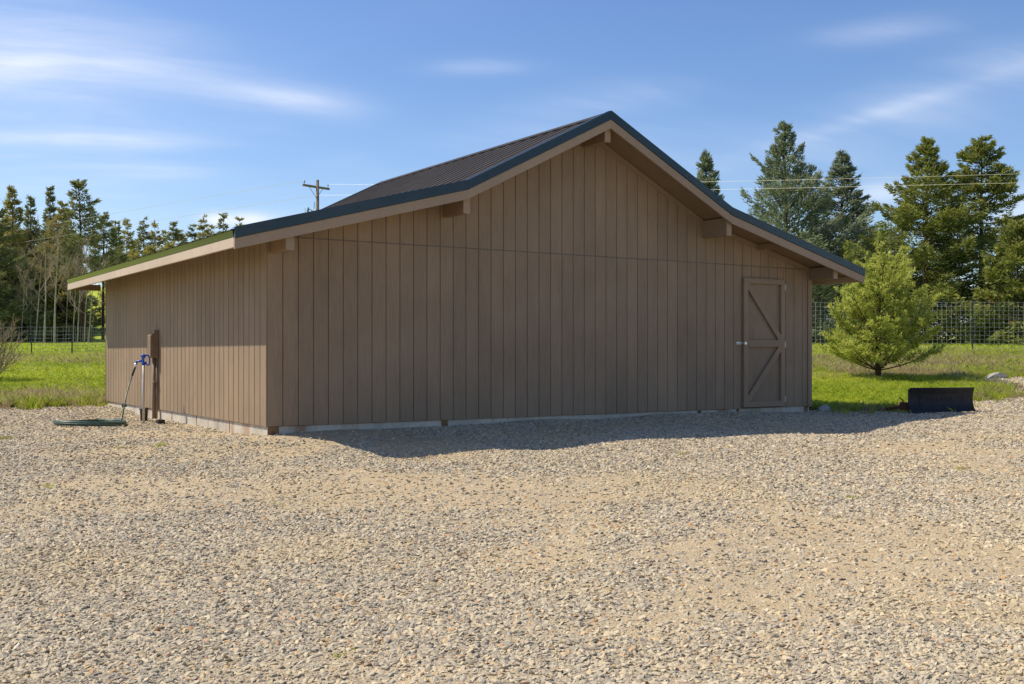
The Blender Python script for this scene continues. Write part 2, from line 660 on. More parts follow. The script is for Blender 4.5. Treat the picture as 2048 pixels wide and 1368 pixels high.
def mat_ground():
    t = NT('ground_surface')
    p = t.pos()
    mask = t.attr('gravel')
    sandy = t.attr('sandy')
    dry = t.attr('dry')
    v = t.n.new('ShaderNodeTexVoronoi')
    v.inputs['Scale'].default_value = 62
    v.inputs['Randomness'].default_value = 1
    t.l.new(t.mapping(p, (1, 1, .4)), v.inputs['Vector'])
    n1 = t.noise(p, 60, 4, .7)
    n2 = t.noise(p, 1.6, 5, .6)
    n3 = t.noise(p, 9, 4, .65)
    sepc = t.n.new('ShaderNodeSeparateColor')
    t.l.new(v.outputs['Color'], sepc.inputs[0])
    chips = t.ramp(sepc.outputs[0], [(0, (.17, .145, .12)), (.35, (.30, .255, .20)), (.6, (.38, .32, .235)), (.8, (.36, .295, .205)), (1, (.45, .385, .30))])
    sand = t.ramp(n3, [(.3, (.40, .30, .175)), (.7, (.52, .405, .245))])
    sf = t.math('ADD', sandy, t.math('MULTIPLY', t.math('SUBTRACT', n3, .5), .5))
    g = t.mix(t.rng(sf, .45, .62, .10, .85), chips, sand)
    g = t.mix(t.rng(n2, .35, .7, 0, .25), g, (.30, .26, .22))
    # sward
    n4 = t.noise(p, 3.0, 5, .65)
    gr = t.ramp(n4, [(.3, (.24, .31, .024)), (.5, (.34, .41, .035)), (.72, (.45, .47, .07))])
    straw = t.ramp(n1, [(.3, (.20, .155, .075)), (.7, (.38, .31, .17))])
    gr = t.mix(t.math('MULTIPLY', dry, .75), gr, straw)
    mf = t.rng(t.math('ADD', mask, t.math('MULTIPLY', t.math('SUBTRACT', n3, .5), .7)), .38, .62)
    c = t.mix(mf, gr, g)
    b1 = t.bump(v.outputs['Distance'], .55, .012)
    b2 = t.bump(n1, .5, .01, b1)
    t.bsdf(c, .95, b2, spec=.15)
    return t.m


ground_me = np_mesh('ground', np.stack([GX.ravel(), GY.ravel(), GZ.ravel()], -1), quads, mat_ground(),
                    {'gravel': gm, 'sandy': pt, 'dry': dr}, True)
tag(link('ground', ground_me), 'gravel yard giving way to green field and rising hillside', kind='structure')

# ------------------------------------------------------------------ the barn
WID, DEP = 9.76, 8.74
EAVE_X, EAVE_Z = -.62, 2.352
BRK_X, BRK_Z = 2.50, 3.172
RID_X, RID_Z = 4.88, 4.376
RAKE_Y, BACK_Y, RBACK_Y = -.65, 9.2, 6.78
TRIM_H, FAS_H = .118, .128
PROF = [(EAVE_X, EAVE_Z), (BRK_X, BRK_Z), (RID_X, RID_Z), (WID - BRK_X, BRK_Z), (WID - EAVE_X, EAVE_Z)]


def roof_z(x):
    return float(np.interp(x, [p[0] for p in PROF], [p[1] for p in PROF]))


barn = empty('barn', (CORNER[0], CORNER[1], 0), TH)
tag(barn, 'brown board sided barn with dark metal roof standing on the gravel yard', 'barn')

# foundation: a concrete ring with stained wooden stubs let into it
fb = MB()
fb.box(.012, WID - .012, .012, .20, -.55, -.004)
fb.box(.012, .20, .20, DEP - .2, -.55, -.004)
fb.box(.012, WID - .012, DEP - .2, DEP - .012, -.55, -.004)
fb.box(WID - .2, WID - .012, .2, DEP - .2, -.55, -.004)
found = fb.build('foundation', M_CONC, barn, bevel=.006)
for bx, w in ((.02, .14), (2.47, .10), (7.15, .08), (8.01, .06), (9.62, .09)):
    MB().box(bx, bx + w, .006, .05, -.5, -.006).build('wood_stub', M_STAINWOOD, found)
for by in (2.95, 4.25, 1.45):
    MB().box(.008, .03, by, by + .02, -.5, -.006).build('form_joint', M_STAINWOOD, found)

GRV = .2032
GAP = .005
SEAM = 2.357
BT = .013


def under(x):          # top of the siding follows the roof's underside
    return roof_z(x) - .135


# front wall
fw = MB()
prof_in = [(.004, -.002), (WID - .004, -.002), (WID - .004, under(WID)), (WID - BRK_X, under(WID - BRK_X)), (RID_X, under(RID_X)), (BRK_X, under(BRK_X)), (.004, under(0))]
fw.prism(prof_in, .0, .06)
M_GROOVE = mat_paint('painted_groove', (0.165, 0.116, 0.078), 'z')
front = fw.build('front_wall', M_GROOVE, barn)
DOOR_X0, DOOR_X1, DOOR_Z0, DOOR_Z1 = 8.115, 9.078, .018, 2.152
low_mesh = {}


def bevel_board(x0, x1, zs0, zl, zr, parent, name='siding_board'):
    """one board between two grooves, edges eased, top cut to the slope"""
    e = .004
    v = [(x0, 0, zs0), (x1, 0, zs0), (x1, 0, zr), (x0, 0, zl),
         (x0 + e, -BT, zs0), (x1 - e, -BT, zs0), (x1 - e, -BT, zr), (x0 + e, -BT, zl)]
    f = [(4, 5, 6, 7), (0, 1, 5, 4), (1, 2, 6, 5), (2, 3, 7, 6), (3, 0, 4, 7)]
    return MB().add(v, f).build(name, M_SIDING, parent)


x = 0.0
k = 0
edges = [0.0]
while edges[-1] < WID - .01:
    edges.append(min(GRV * (len(edges)), WID))
for a, b in zip(edges[:-1], edges[1:]):
    if b - a < .03:
        continue
    x0, x1 = a + GAP / 2, b - GAP / 2
    if a == 0:
        x0 = .0
    # lower course
    pieces = []
    if x1 <= DOOR_X0 or x0 >= DOOR_X1:
        pieces.append((x0, x1, 0.0))
    else:
        pieces.append((x0, x1, DOOR_Z1 + .006))
        if x0 < DOOR_X0 - .012:
            pieces.append((x0, DOOR_X0 - .006, 0.0))
            pieces[0] = (DOOR_X0 - .005, x1, DOOR_Z1 + .006)
        if x1 > DOOR_X1 + .012:
            pieces.append((DOOR_X1 + .006, x1, 0.0))
            pieces[0] = (pieces[0][0], DOOR_X1 + .005, DOOR_Z1 + .006)
    for p0, p1, z0 in pieces:
        bevel_board(p0, p1, z0, min(SEAM - .007, under(p0)), min(SEAM - .007, under(p1)), front)
    # upper course: stands a little proud over the flashing
    if under((x0 + x1) / 2) > SEAM + .02:
        o = bevel_board(x0, x1, SEAM + .007, max(SEAM + .008, under(x0)), max(SEAM + .008, under(x1)), front)
MB().box(.32, WID - .32, -.0165, -.001, SEAM - .006, SEAM + .006).build('seam_shade_flashing', M_SHADE_FLASH, front)  # flashing strip whose dark colour stands in for shade in the seam

# left wall, boards in building x = 0 plane
sw = MB().box(.0, .06, .062, DEP, -.002, under(0))
side = sw.build('left_wall', M_GROOVE, barn)
n_b = int(DEP / GRV)
side_me = None
for i in range(n_b + 1):
    a, b = i * GRV, min((i + 1) * GRV, DEP)
    if b - a < .05:
        continue
    y0, y1 = a + (.007 if i else -.012), b - .007
    e = .004
    zt = under(0)
    v = [(0, y0, 0), (0, y1, 0), (0, y1, zt), (0, y0, zt), (-BT, y0 + e, 0), (-BT, y1 - e, 0), (-BT, y1 - e, zt), (-BT, y0 + e, zt)]
    MB().add(v, [(7, 6, 5, 4), (0, 4, 5, 1), (1, 5, 6, 2), (2, 6, 7, 3), (3, 7, 4, 0)]).build('siding_board', M_SIDING, side)
MB().box(-.020, .0, DEP - .005, DEP + .02, 0, under(0)).build('corner_trim', M_TRIM, side)
# the right and back walls, unseen from the yard
MB().box(WID - .06, WID, .062, DEP - .062, -.002, under(WID)).build('right_wall', M_SIDING, barn)
MB().box(.062, WID - .062, DEP - .06, DEP, -.002, under(0)).build('back_wall', M_SIDING, barn)
MB().prism([(BRK_X - .6, 2.5), (WID - BRK_X + .6, 2.5), (WID - BRK_X, under(WID - BRK_X)), (RID_X, under(RID_X)), (BRK_X, under(BRK_X))], RBACK_Y - .62, RBACK_Y - .56).build('back_gable', M_SIDING, barn)
# corner board at the right end of the front
MB().box(WID - .085, WID + .012, -.034, -.014, -.006, under(WID)).build('corner_board', M_TRIM, front, bevel=.003)

# front gable frieze board under the roof, right slope and left slope
fr = MB()
for (xa, xb) in ((BRK_X, RID_X), (RID_X, WID - BRK_X), (WID - BRK_X, WID + .01), (-.01, BRK_X)):
    za, zb = under(xa) - .002, under(xb) - .002
    f_ = MB().add([(xa, -.030, za - .085), (xb, -.030, zb - .085), (xb, -.030, zb), (xa, -.030, za), (xa, -.0145, za - .085), (xb, -.0145, zb - .085), (xb, -.0145, zb), (xa, -.0145, za)],
                  [(0, 1, 2, 3), (7, 6, 5, 4), (0, 4, 5, 1), (1, 5, 6, 2), (2, 6, 7, 3), (3, 7, 4, 0)])
    f_.build('frieze_board', M_TRIM, front)

# outrigger beams carrying the gable overhang
for bx0, zb, zt in ((.036, 2.145, under(.036)), (2.481, 2.754, under(2.481) - .0), (RID_X - .05, 3.95, under(RID_X) - .03), (7.228, 2.75, under(7.3)), (9.694, 2.172, under(9.70) - .02)):
    b_ = MB().box(bx0, bx0 + .092, -.55, -.014, zb, zt)
    bm = b_.build('outrigger_beam', M_BEAM, front, bevel=.004)
    MB().box(bx0 - .003, bx0 + .098, -.572, -.5505, zb - .006, zt).build('beam_end_cap', M_RAKE, bm)
# small rafter tail under the right overhang
for bx0 in (8.45,):
    MB().box(bx0, bx0 + .04, -.60, -.031, under(bx0) - .10, under(bx0) - .01).build('lookout', M_BEAM, front)

# roof: deck slabs, ribbed panels, rake trims, fascias
roof = empty('roof')
roof.parent = barn


def slab(xa, za, xb, zb, y0, y1, top, bot):
    return MB().add([(xa, y0, za - bot), (xb, y0, zb - bot), (xb, y1, zb - bot), (xa, y1, za - bot), (xa, y0, za - top), (xb, y0, zb - top), (xb, y1, zb - top), (xa, y1, za - top)],
                    [(0, 3, 2, 1), (4, 5, 6, 7), (0, 1, 5, 4), (1, 2, 6, 5), (2, 3, 7, 6), (3, 0, 4, 7)])


segs = [(PROF[0], PROF[1], BACK_Y), (PROF[1], PROF[2], RBACK_Y), (PROF[2], PROF[3], RBACK_Y), (PROF[3], PROF[4], BACK_Y)]
for (xa, za), (xb, zb), yb in segs:
    slab(xa + .01, za + .0026, xb, zb, RAKE_Y + .03, yb - .02, .05, .128).build('roof_deck', M_SOFFIT, roof)
slab(BRK_X + .001, BRK_Z, WID - BRK_X - .001, BRK_Z, RBACK_Y - .5, BACK_Y - .02, .10, .16).build('roof_deck', M_SOFFIT, roof)

PANEL, RIB = .9144, .3048
for si, ((xa, za), (xb, zb), yb) in enumerate(segs):
    # overshoot the drip edge a little at the eaves, lap under the upper course at the break
    d = Vector((xb - xa, 0, zb - za)).normalized()
    if si == 0:
        A, B = Vector((xa, 0, za)) - d * .035, Vector((xb, 0, zb)) + d * .0
    elif si == 3:
        A, B = Vector((xa, 0, za)), Vector((xb, 0, zb)) + d * .035
    else:
        A, B = Vector((xa, 0, za)), Vector((xb, 0, zb))
    nrm = Vector((-d.z, 0, d.x))
    y = RAKE_Y + .005
    while y < yb - .02:
        w = min(PANEL, yb - y)
        prof = []
        yy = 0.0
        while yy < w - .001:
            for o_, h_ in ((0, 0), (.012, .0135), (.044, .0135), (.056, 0)):
                if yy + o_ <= w:
                    prof.append((yy + o_, h_))
            yy += RIB
        prof.append((w - .001, 0))
        vv = []
        for (py, ph) in prof:
            for e_ in (A, B):
                for th_ in (-.018, -.0195):
                    q = e_ + nrm * (ph + th_)
                    vv.append((q.x, y + py, q.z))
        ff = []
        for i in range(len(prof) - 1):
            a = i * 4
            b = a + 4
            ff += [(a, b, b + 2, a + 2), (a + 1, a + 3, b + 3, b + 1), (a, a + 1, b + 1, b), (a + 2, b + 2, b + 3, a + 3)]
        MB().add(vv, ff).build('roof_panel', M_ROOF, roof)
        y += PANEL
# ridge cap
rc = MB()
rc.add([(RID_X - .17, RAKE_Y - .01, RID_Z - .086), (RID_X, RAKE_Y - .01, RID_Z + .004), (RID_X + .17, RAKE_Y - .01, RID_Z - .086),
        (RID_X - .17, RBACK_Y + .01, RID_Z - .086), (RID_X, RBACK_Y + .01, RID_Z + .004), (RID_X + .17, RBACK_Y + .01, RID_Z - .086)],
       [(0, 1, 4, 3), (1, 2, 5, 4)])
o = rc.build('ridge_cap', M_ROOF, roof)
m_ = o.modifiers.new('thick', 'SOLIDIFY')
m_.thickness = .004


def rake(y0, y1, name, top, bot, mat, parent, pr=PROF, ends=(0, 0)):
    """a board following the gable line, one piece per slope, mitred"""
    for i in range(len(pr) - 1):
        (xa, za), (xb, zb) = pr[i], pr[i + 1]
        if i == 0:
            xa -= ends[0]
        if i == len(pr) - 2:
            xb += ends[1]
        MB().add([(xa, y0, za - bot), (xb, y0, zb - bot), (xb, y0, zb - top), (xa, y0, za - top), (xa, y1, za - bot), (xb, y1, zb - bot), (xb, y1, zb - top), (xa, y1, za - top)],
                 [(0, 1, 2, 3), (7, 6, 5, 4), (0, 4, 5, 1), (1, 5, 6, 2), (2, 6, 7, 3), (3, 7, 4, 0)]).build(name, mat, parent, bevel=.0025)


rake(RAKE_Y - .014, RAKE_Y + .028, 'rake_trim', -.006, TRIM_H, M_RTRIM, roof)
rake(RAKE_Y + .0, RAKE_Y + .035, 'rake_fascia', TRIM_H + .003, TRIM_H + FAS_H, M_RAKE, roof)
# top flange of the rake trim over the panels
for i in range(4):
    (xa, za), (xb, zb) = PROF[i], PROF[i + 1]
    slab(xa, za, xb, zb, RAKE_Y + .0285, RAKE_Y + .10, -.012, -.008).build('rake_flange', M_RTRIM, roof)
# screws on the rake trim
scr = MB()
for i in range(4):
    (xa, za), (xb, zb) = PROF[i], PROF[i + 1]
    n = int(math.hypot(xb - xa, zb - za) / .62)
    for j in range(n):
        u = (j + .5) / n
        cx_, cz_ = xa + (xb - xa) * u, za + (zb - za) * u - .06
        scr.box(cx_ - .007, cx_ + .007, RAKE_Y - .021, RAKE_Y - .0145, cz_ - .007, cz_ + .007)
o = scr.build('trim_screws', M_RTRIM, roof)
o['kind'] = 'stuff'
# back rake of the upper roof
rake(RBACK_Y - .03, RBACK_Y + .012, 'rake_trim', -.006, TRIM_H + .06, M_RTRIM, roof, PROF[1:4])
# eaves, left and right
for sgn, ex in ((-1, EAVE_X), (1, WID - EAVE_X)):
    a, b = sorted((ex + sgn * .012, ex - sgn * .012))
    xo, xi = ex + sgn * .014, ex - sgn * .012
    tz0, tz1 = EAVE_Z - .104, EAVE_Z - .016
    tp = [(xo - sgn * .011, tz0), (xi, tz0), (xi, tz1), (xo + sgn * .003, tz1)]
    if sgn > 0:
        tp = tp[::-1]
    MB().prism(tp, RAKE_Y + .036, BACK_Y).build('eave_trim', M_ETRIM, roof)
    a, b = sorted((ex + sgn * .001, ex - sgn * .037))
    MB().box(a, b, RAKE_Y + .0355, BACK_Y, EAVE_Z - .222, EAVE_Z - .107).build('eave_fascia', M_FASCIA, roof, bevel=.0025)
    a, b = sorted((ex - sgn * .038, ex - sgn * .60))
    MB().box(a, b, BACK_Y - .04, BACK_Y - .005, EAVE_Z - .222, EAVE_Z - .107).build('eave_return', M_SOFFIT, roof)

# the door
door = empty('door')
door.parent = barn
dw, dh = DOOR_X1 - DOOR_X0, DOOR_Z1 - DOOR_Z0
FT = -.064
MB().box(DOOR_X0, DOOR_X1, -.016, -.002, DOOR_Z0, DOOR_Z1).build('door_panel', M_SIDING, door)
for (a, b, c, d) in ((DOOR_X0, DOOR_X0 + .095, DOOR_Z0, DOOR_Z1 - .09), (DOOR_X1 - .095, DOOR_X1, DOOR_Z0, DOOR_Z1 - .09)):
    MB().box(a, b, FT, -.0165, c, d).build('stile', M_TRIM, door, bevel=.003)
MB().box(DOOR_X0, DOOR_X1, FT, -.0165, DOOR_Z1 - .088, DOOR_Z1).build('rail', M_TRIM, door, bevel=.003)
MB().box(DOOR_X0 + .097, DOOR_X1 - .097, FT, -.0165, DOOR_Z0, DOOR_Z0 + .092).build('rail', M_TRIM, door, bevel=.003)
ZM0, ZM1 = 1.015, 1.135
MB().box(DOOR_X0 + .097, DOOR_X1 - .097, FT, -.0165, ZM0, ZM1).build('rail', M_TRIM, door, bevel=.003)


def brace(p, q, w):
    p, q = Vector((p[0], p[1])), Vector((q[0], q[1]))
    d = (q - p).normalized()
    n = Vector((-d.y, d.x)) * w / 2
    pts = [p - n, q - n, q + n, p + n]
    MB().prism([(a.x, a.y) for a in pts], FT + .002, -.0165).build('brace', M_TRIM, door, bevel=.003)


brace((DOOR_X0 + .055, DOOR_Z1 - .065), (DOOR_X1 - .055, ZM1 - .04), .095)
brace((DOOR_X0 + .055, DOOR_Z0 + .065), (DOOR_X1 - .055, ZM0 + .04), .095)
for zc in (2.02, 1.06, .14):
    hg = MB().box(DOOR_X1 - .020, DOOR_X1 - .004, FT - .005, FT - .0005, zc - .045, zc + .045)
    hg.box(DOOR_X1 + .005, DOOR_X1 + .018, -.030, -.0145, zc - .045, zc + .045)
    hg.tube([(DOOR_X1 + .001, FT - .006, zc - .052), (DOOR_X1 + .001, FT - .006, zc + .052)], .007, 8)
    hg.build('hinge', M_GALV, door)
lt = MB().box(DOOR_X0 - .13, DOOR_X0 - .03, -.022, -.0135, 1.055, 1.095)
lt.box(DOOR_X0 + .004, DOOR_X0 + .05, FT - .008, FT - .001, 1.055, 1.095)
lt.tube([(DOOR_X0 - .12, -.035, 1.075), (DOOR_X0 + .035, -.052, 1.075)], .008, 8)
lt.tube([(DOOR_X0 - .06, -.022, 1.075), (DOOR_X0 - .06, -.055, 1.06)], .009, 8)
lt.build('latch', M_ZINC, door)
MB().tube([((DOOR_X0 + DOOR_X1) / 2 - .02, FT - .004, DOOR_Z1 - .03), ((DOOR_X0 + DOOR_X1) / 2 - .02, FT, DOOR_Z1 - .03)], .008, 8).build('nail_head', M_BEAM, door)

# ------------------------------------------------------------------ things along the left wall
def bw(bx, by, z=0.0):
    x_, y_ = b2w(bx, by)
    return Vector((x_, y_, z))


# electrical box on the left wall
ub = empty('utility_box', bw(-.014, 5.02, 0), TH)
tag(ub, 'brown electrical box with conduits mounted on the sunlit left wall', 'electrical box')
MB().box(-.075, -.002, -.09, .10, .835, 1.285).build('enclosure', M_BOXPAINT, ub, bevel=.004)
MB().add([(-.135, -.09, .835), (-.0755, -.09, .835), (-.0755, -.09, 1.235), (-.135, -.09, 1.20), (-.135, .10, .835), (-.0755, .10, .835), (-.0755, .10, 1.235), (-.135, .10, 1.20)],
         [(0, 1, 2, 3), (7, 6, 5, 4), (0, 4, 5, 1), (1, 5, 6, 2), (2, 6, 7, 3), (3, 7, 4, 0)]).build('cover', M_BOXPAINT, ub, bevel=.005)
gz = float(H(*b2w(-.06, 5.02)))
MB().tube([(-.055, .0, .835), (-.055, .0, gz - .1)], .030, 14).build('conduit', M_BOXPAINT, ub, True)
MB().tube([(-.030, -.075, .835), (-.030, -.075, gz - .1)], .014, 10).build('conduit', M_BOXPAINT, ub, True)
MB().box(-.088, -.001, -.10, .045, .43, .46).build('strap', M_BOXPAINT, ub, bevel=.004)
MB().tube([(-.10, -.02, .845), (-.16, -.02, .845)], .008, 8).build('lock_tab', M_ZINC, ub)

# yard hydrant
hp = at(287, 848, 16.25)
hz = float(H(hp.x, hp.y))
hyd = empty('yard_hydrant', (hp.x, hp.y, hz), 0)
tag(hyd, 'blue headed yard hydrant on a galvanised pipe beside the brown wall', 'hydrant')
HT = EYE - .02 - hz
MB().tube([(0, 0, -.1), (0, 0, HT - .13)], .019, 14).build('standpipe', M_GALV, hyd, True)
hd = MB()
hd.tube([(0, 0, HT - .15), (0, 0, HT - .12), (0, 0, HT - .115), (0, 0, HT - .03), (0, 0, HT - .02), (0, 0, HT + .008), (0, 0, HT + .02)], [.028, .028, .024, .026, .036, .036, .02], 14)
hd.tube([(0, 0, HT - .085), (-.06, 0, HT - .085), (-.095, 0, HT - .09), (-.112, 0, HT - .115)], [.019, .017, .017, .018], 10)
head = hd.build('hydrant_head', M_BLUE, hyd, True)
hl = MB()
loop = [(.0, 0, HT + .0), (.04, 0, HT + .006), (.075, 0, HT - .005), (.092, 0, HT - .04), (.095, 0, HT - .10), (.085, 0, HT - .14), (.062, 0, HT - .148), (.04, 0, HT - .13), (.032, 0, HT - .09)]
hl.tube(loop, [.013, .013, .013, .012, .012, .012, .012, .011, .010], 10)
hl.build('lever_handle', M_BLUE, hyd, True)
MB().tube([(.012, -.012, HT - .02), (.03, -.012, HT - .1)], .006, 8).build('linkage', M_ZINC, hyd)

# garden hose: riser and flat coil
hose = empty('garden_hose', (hp.x, hp.y, hz), 0)
tag(hose, 'dark green garden hose hanging from the hydrant and coiled on the gravel', 'hose')
SP = Vector((-.114, 0, HT - .12))
MB().tube([SP, SP + Vector((-.010, 0, -.055))], .019, 10).build('brass_coupling', M_ZINC, hose, True)
cpx = at(185, 855, 15.75)
ctr = Vector((cpx.x - hp.x, cpx.y - hp.y, 0))


def gh(v):
    return float(H(hp.x + v.x, hp.y + v.y)) - hz


r0 = SP + Vector((-.010, 0, -.055))
q = at(242, 857, 15.7)
foot = Vector((q.x - hp.x, q.y - hp.y, 0))
foot.z = gh(foot) + .03
rise = []
P0, P1, P2, P3 = r0, r0 + Vector((-.10, -.03, -.28)), Vector((foot.x + .03, foot.y + .12, foot.z + .42)), foot
for i in range(25):
    t = i / 24
    rise.append(P0 * (1 - t) ** 3 + P1 * 3 * t * (1 - t) ** 2 + P2 * 3 * t * t * (1 - t) + P3 * t ** 3)
MB().tube(rise[:5], [.016] * 5, 10).build('strain_guard', M_BLACK, hose, True)
ang0 = math.atan2((foot.y - ctr.y) / .56, (foot.x - ctr.x) / .50)
coil = rise[3:]
for i in range(1, 230):
    a = ang0 - i * .122
    lap = i / 51.5
    rr = 1.0 - .055 * (lap % 2) + .035 * math.sin(i * .37) + .03 * math.sin(i * .11 + 1)
    blend = min(1, i / 12)
    v = Vector((ctr.x + .50 * rr * math.cos(a), ctr.y + .58 * rr * math.sin(a), 0))
    v = foot.lerp(v, blend) if i < 12 else v
    v.z = gh(v) + .020 + .018 * (lap % 1.7) + .008 * lap
    coil.append(v)
MB().tube(coil, .0105, 8).build('hose_coil', M_HOSE, hose, True)

# black pot behind the hydrant
pp = at(288, 846, 16.75)
pz = float(H(pp.x, pp.y))
pot = MB()
pot.tube([(0, 0, -.03), (0, 0, .17), (0, 0, .171), (0, 0, .20)], [.052, .062, .071, .071], 18)
o = pot.build('standpipe_sleeve', mat_plain('brown_black_plastic', (.045, .036, .028), .6, 0, .3, 16), None, True, (pp.x, pp.y, pz))
tag(o, 'short dark plastic sleeve standing in the gravel behind the hydrant pipe', 'sleeve')
bp = at(321, 848, 16.2)
bz = float(H(bp.x, bp.y))
o = MB().box(-.055, .055, -.05, .05, -.03, .065).build('drain_block', M_BLACK, None, False, (bp.x, bp.y, bz), .008)
o.rotation_euler = (.05, .03, TH + .1)
tag(o, 'small black block lying at the foot of the wall conduit', 'block')
cp = bw(-.05, 6.95)
o = MB().tube([(0, 0, 0), (-.05, -.0, 0), (-.052, 0, 0), (-.075, 0, 0)], [.026, .026, .035, .035], 12).build('pipe_cap', M_BLACK, None, False, (cp.x, cp.y, -.02))
o.rotation_euler = (0, 0, TH)
tag(o, 'small black pipe end sticking out low from the left wall', 'pipe end')


def rock(name, loc, size, seed, label, rz=0):
    r_ = random.Random(seed)
    import bmesh
    bm = bmesh.new()
    bmesh.ops.create_icosphere(bm, subdivisions=3, radius=1)
    fr_ = [Vector((r_.uniform(-1, 1), r_.uniform(-1, 1), r_.uniform(-1, 1))).normalized() for _ in range(9)]
    for v_ in bm.verts:
        n = v_.co.normalized()
        m = 1.0
        for d_ in fr_:
            dd = n.dot(d_)
            if dd > .55:
                m = min(m, .62 / dd)
        v_.co = n * (m + r_.uniform(-.025, .025))
        v_.co.x *= size[0]
        v_.co.y *= size[1]
        v_.co.z *= size[2]
    me = bpy.data.meshes.new(name)
    bm.to_mesh(me)
    bm.free()
    me.materials.append(M_ROCK)
    o_ = link(name, me, None, loc)
    o_.rotation_euler = (0, 0, rz)
    tag(o_, label, 'rock')
    return o_


q = at(1647, 822, 18.6)
rock('rock', (q.x, q.y, float(H(q.x, q.y)) + .02), (.17, .13, .10), 3, 'grey flat rock on the grass edge beside the barn corner', .4)
q = at(1990, 758, 26.5)
rock('rock', (q.x, q.y, float(H(q.x, q.y)) + .02), (.33, .2, .14), 5, 'pale rock at the tip of the gravel drive behind the plow', .2)

# ------------------------------------------------------------------ snow plow blade
pl0 = at(1820, 826, 18.2)
plow = empty('snow_plow', (pl0.x, pl0.y, float(H(pl0.x + .5, pl0.y)) - .0), R(10))
tag(plow, 'black plastic snow plow blade lying on the gravel at the grass edge', 'snow plow')
PWID = 1.20
prof = [(-.105, .0), (-.06, .02), (-.015, .06), (.018, .12), (.034, .19), (.036, .25), (.028, .31), (.012, .36), (-.012, .405)]


def py_at(z):
    return float(np.interp(z, [p[1] for p in prof], [p[0] for p in prof]))


bl = MB()
vv, ff = [], []
NS = 2
for xx in (0.0, PWID):
    for (yy, zz) in prof:
        vv.append((xx, yy, zz))
    for (yy, zz) in prof:
        vv.append((xx, yy + .022, zz + .004))
n = len(prof)
for i in range(n - 1):
    ff.append((i, i + 2 * n, i + 2 * n + 1, i + 1))
    ff.append((n + i, n + i + 1, 3 * n + i + 1, 3 * n + i))
    ff.append((i, i + 1, n + i + 1, n + i))
    ff.append((2 * n + i, 3 * n + i, 3 * n + i + 1, 2 * n + i + 1))
ff.append((n - 1, 3 * n - 1, 4 * n - 1, 2 * n - 1))
ff.append((0, n, 3 * n, 2 * n))
bl.add(vv, ff).build('blade', M_PLOW, plow, True).modifiers.new('edge', 'EDGE_SPLIT').split_angle = R(40)
# raised outline pressed into the face
rib = MB()


def face_strip(x0, z0, x1, z1, r_=.005):
    pts = []
    for i in range(9):
        t = i / 8
        z = z0 + (z1 - z0) * t
        pts.append((x0 + (x1 - x0) * t, py_at(z) - .002, z))
    rib.tube(pts, r_, 6)


face_strip(.09, .355, .20, .29)
face_strip(.20, .29, .20, .14)
face_strip(.20, .14, .09, .08)
face_strip(.26, .335, .98, .335)
face_strip(.98, .335, 1.06, .37)
face_strip(1.0, .28, 1.0, .16)
face_strip(.26, .335, .17, .37)
rib.build('raised_outline', M_PLOW, plow, True)
MB().box(0, PWID, -.122, -.100, -.012, .03).build('scraper_edge', M_BLACK, plow, bevel=.003)
MB().tube([(0, py_at(.405) + .010, .412), (PWID, py_at(.405) + .010, .412)], .015, 8).build('top_roll', M_PLOW, plow, True)
# embossed letters
cu = bpy.data.curves.new('lettering', 'FONT')
cu.body = 'POLARIS'
cu.size = .105
cu.extrude = .006
cu.space_character = 1.12
tmp = bpy.data.objects.new('lettering', cu)
col.objects.link(tmp)
dg = bpy.context.evaluated_depsgraph_get()
me = bpy.data.meshes.new_from_object(tmp.evaluated_get(dg))
col.objects.unlink(tmp)
bpy.data.objects.remove(tmp)
xs = [v.co.x for v in me.vertices]
sx_ = .50 / (max(xs) - min(xs))
x_min = min(xs)
for v in me.vertices:
    X, Z, D = (v.co.x - x_min) * sx_ + .34, v.co.y * .95 + .19, v.co.z
    v.co = (X, py_at(Z) - .003 - D, Z)
me.materials.clear()
me.materials.append(M_BLACK)
link('lettering', me, plow)
# mounting frame behind, sticking out to the left
fr_ = MB()
fr_.tube([(.06, .05, .17), (-.02, .25, .10), (-.16, .62, .03)], .022, 8)
fr_.tube([(.30, .05, .15), (.10, .30, .08), (-.16, .62, .03)], .022, 8)
fr_.box(-.045, .03, .12, .26, .03, .17)
fr_.tube([(-.02, .16, .15), (-.04, .18, .22), (-.075, .18, .235), (-.085, .18, .26)], .010, 8)
fr_.build('mount_frame', M_RUST, plow)
sk = MB()
sk.tube([(-.005, .03, .0), (-.005, .03, .40)], .014, 8)
sk.build('end_rib', M_BLACK, plow)

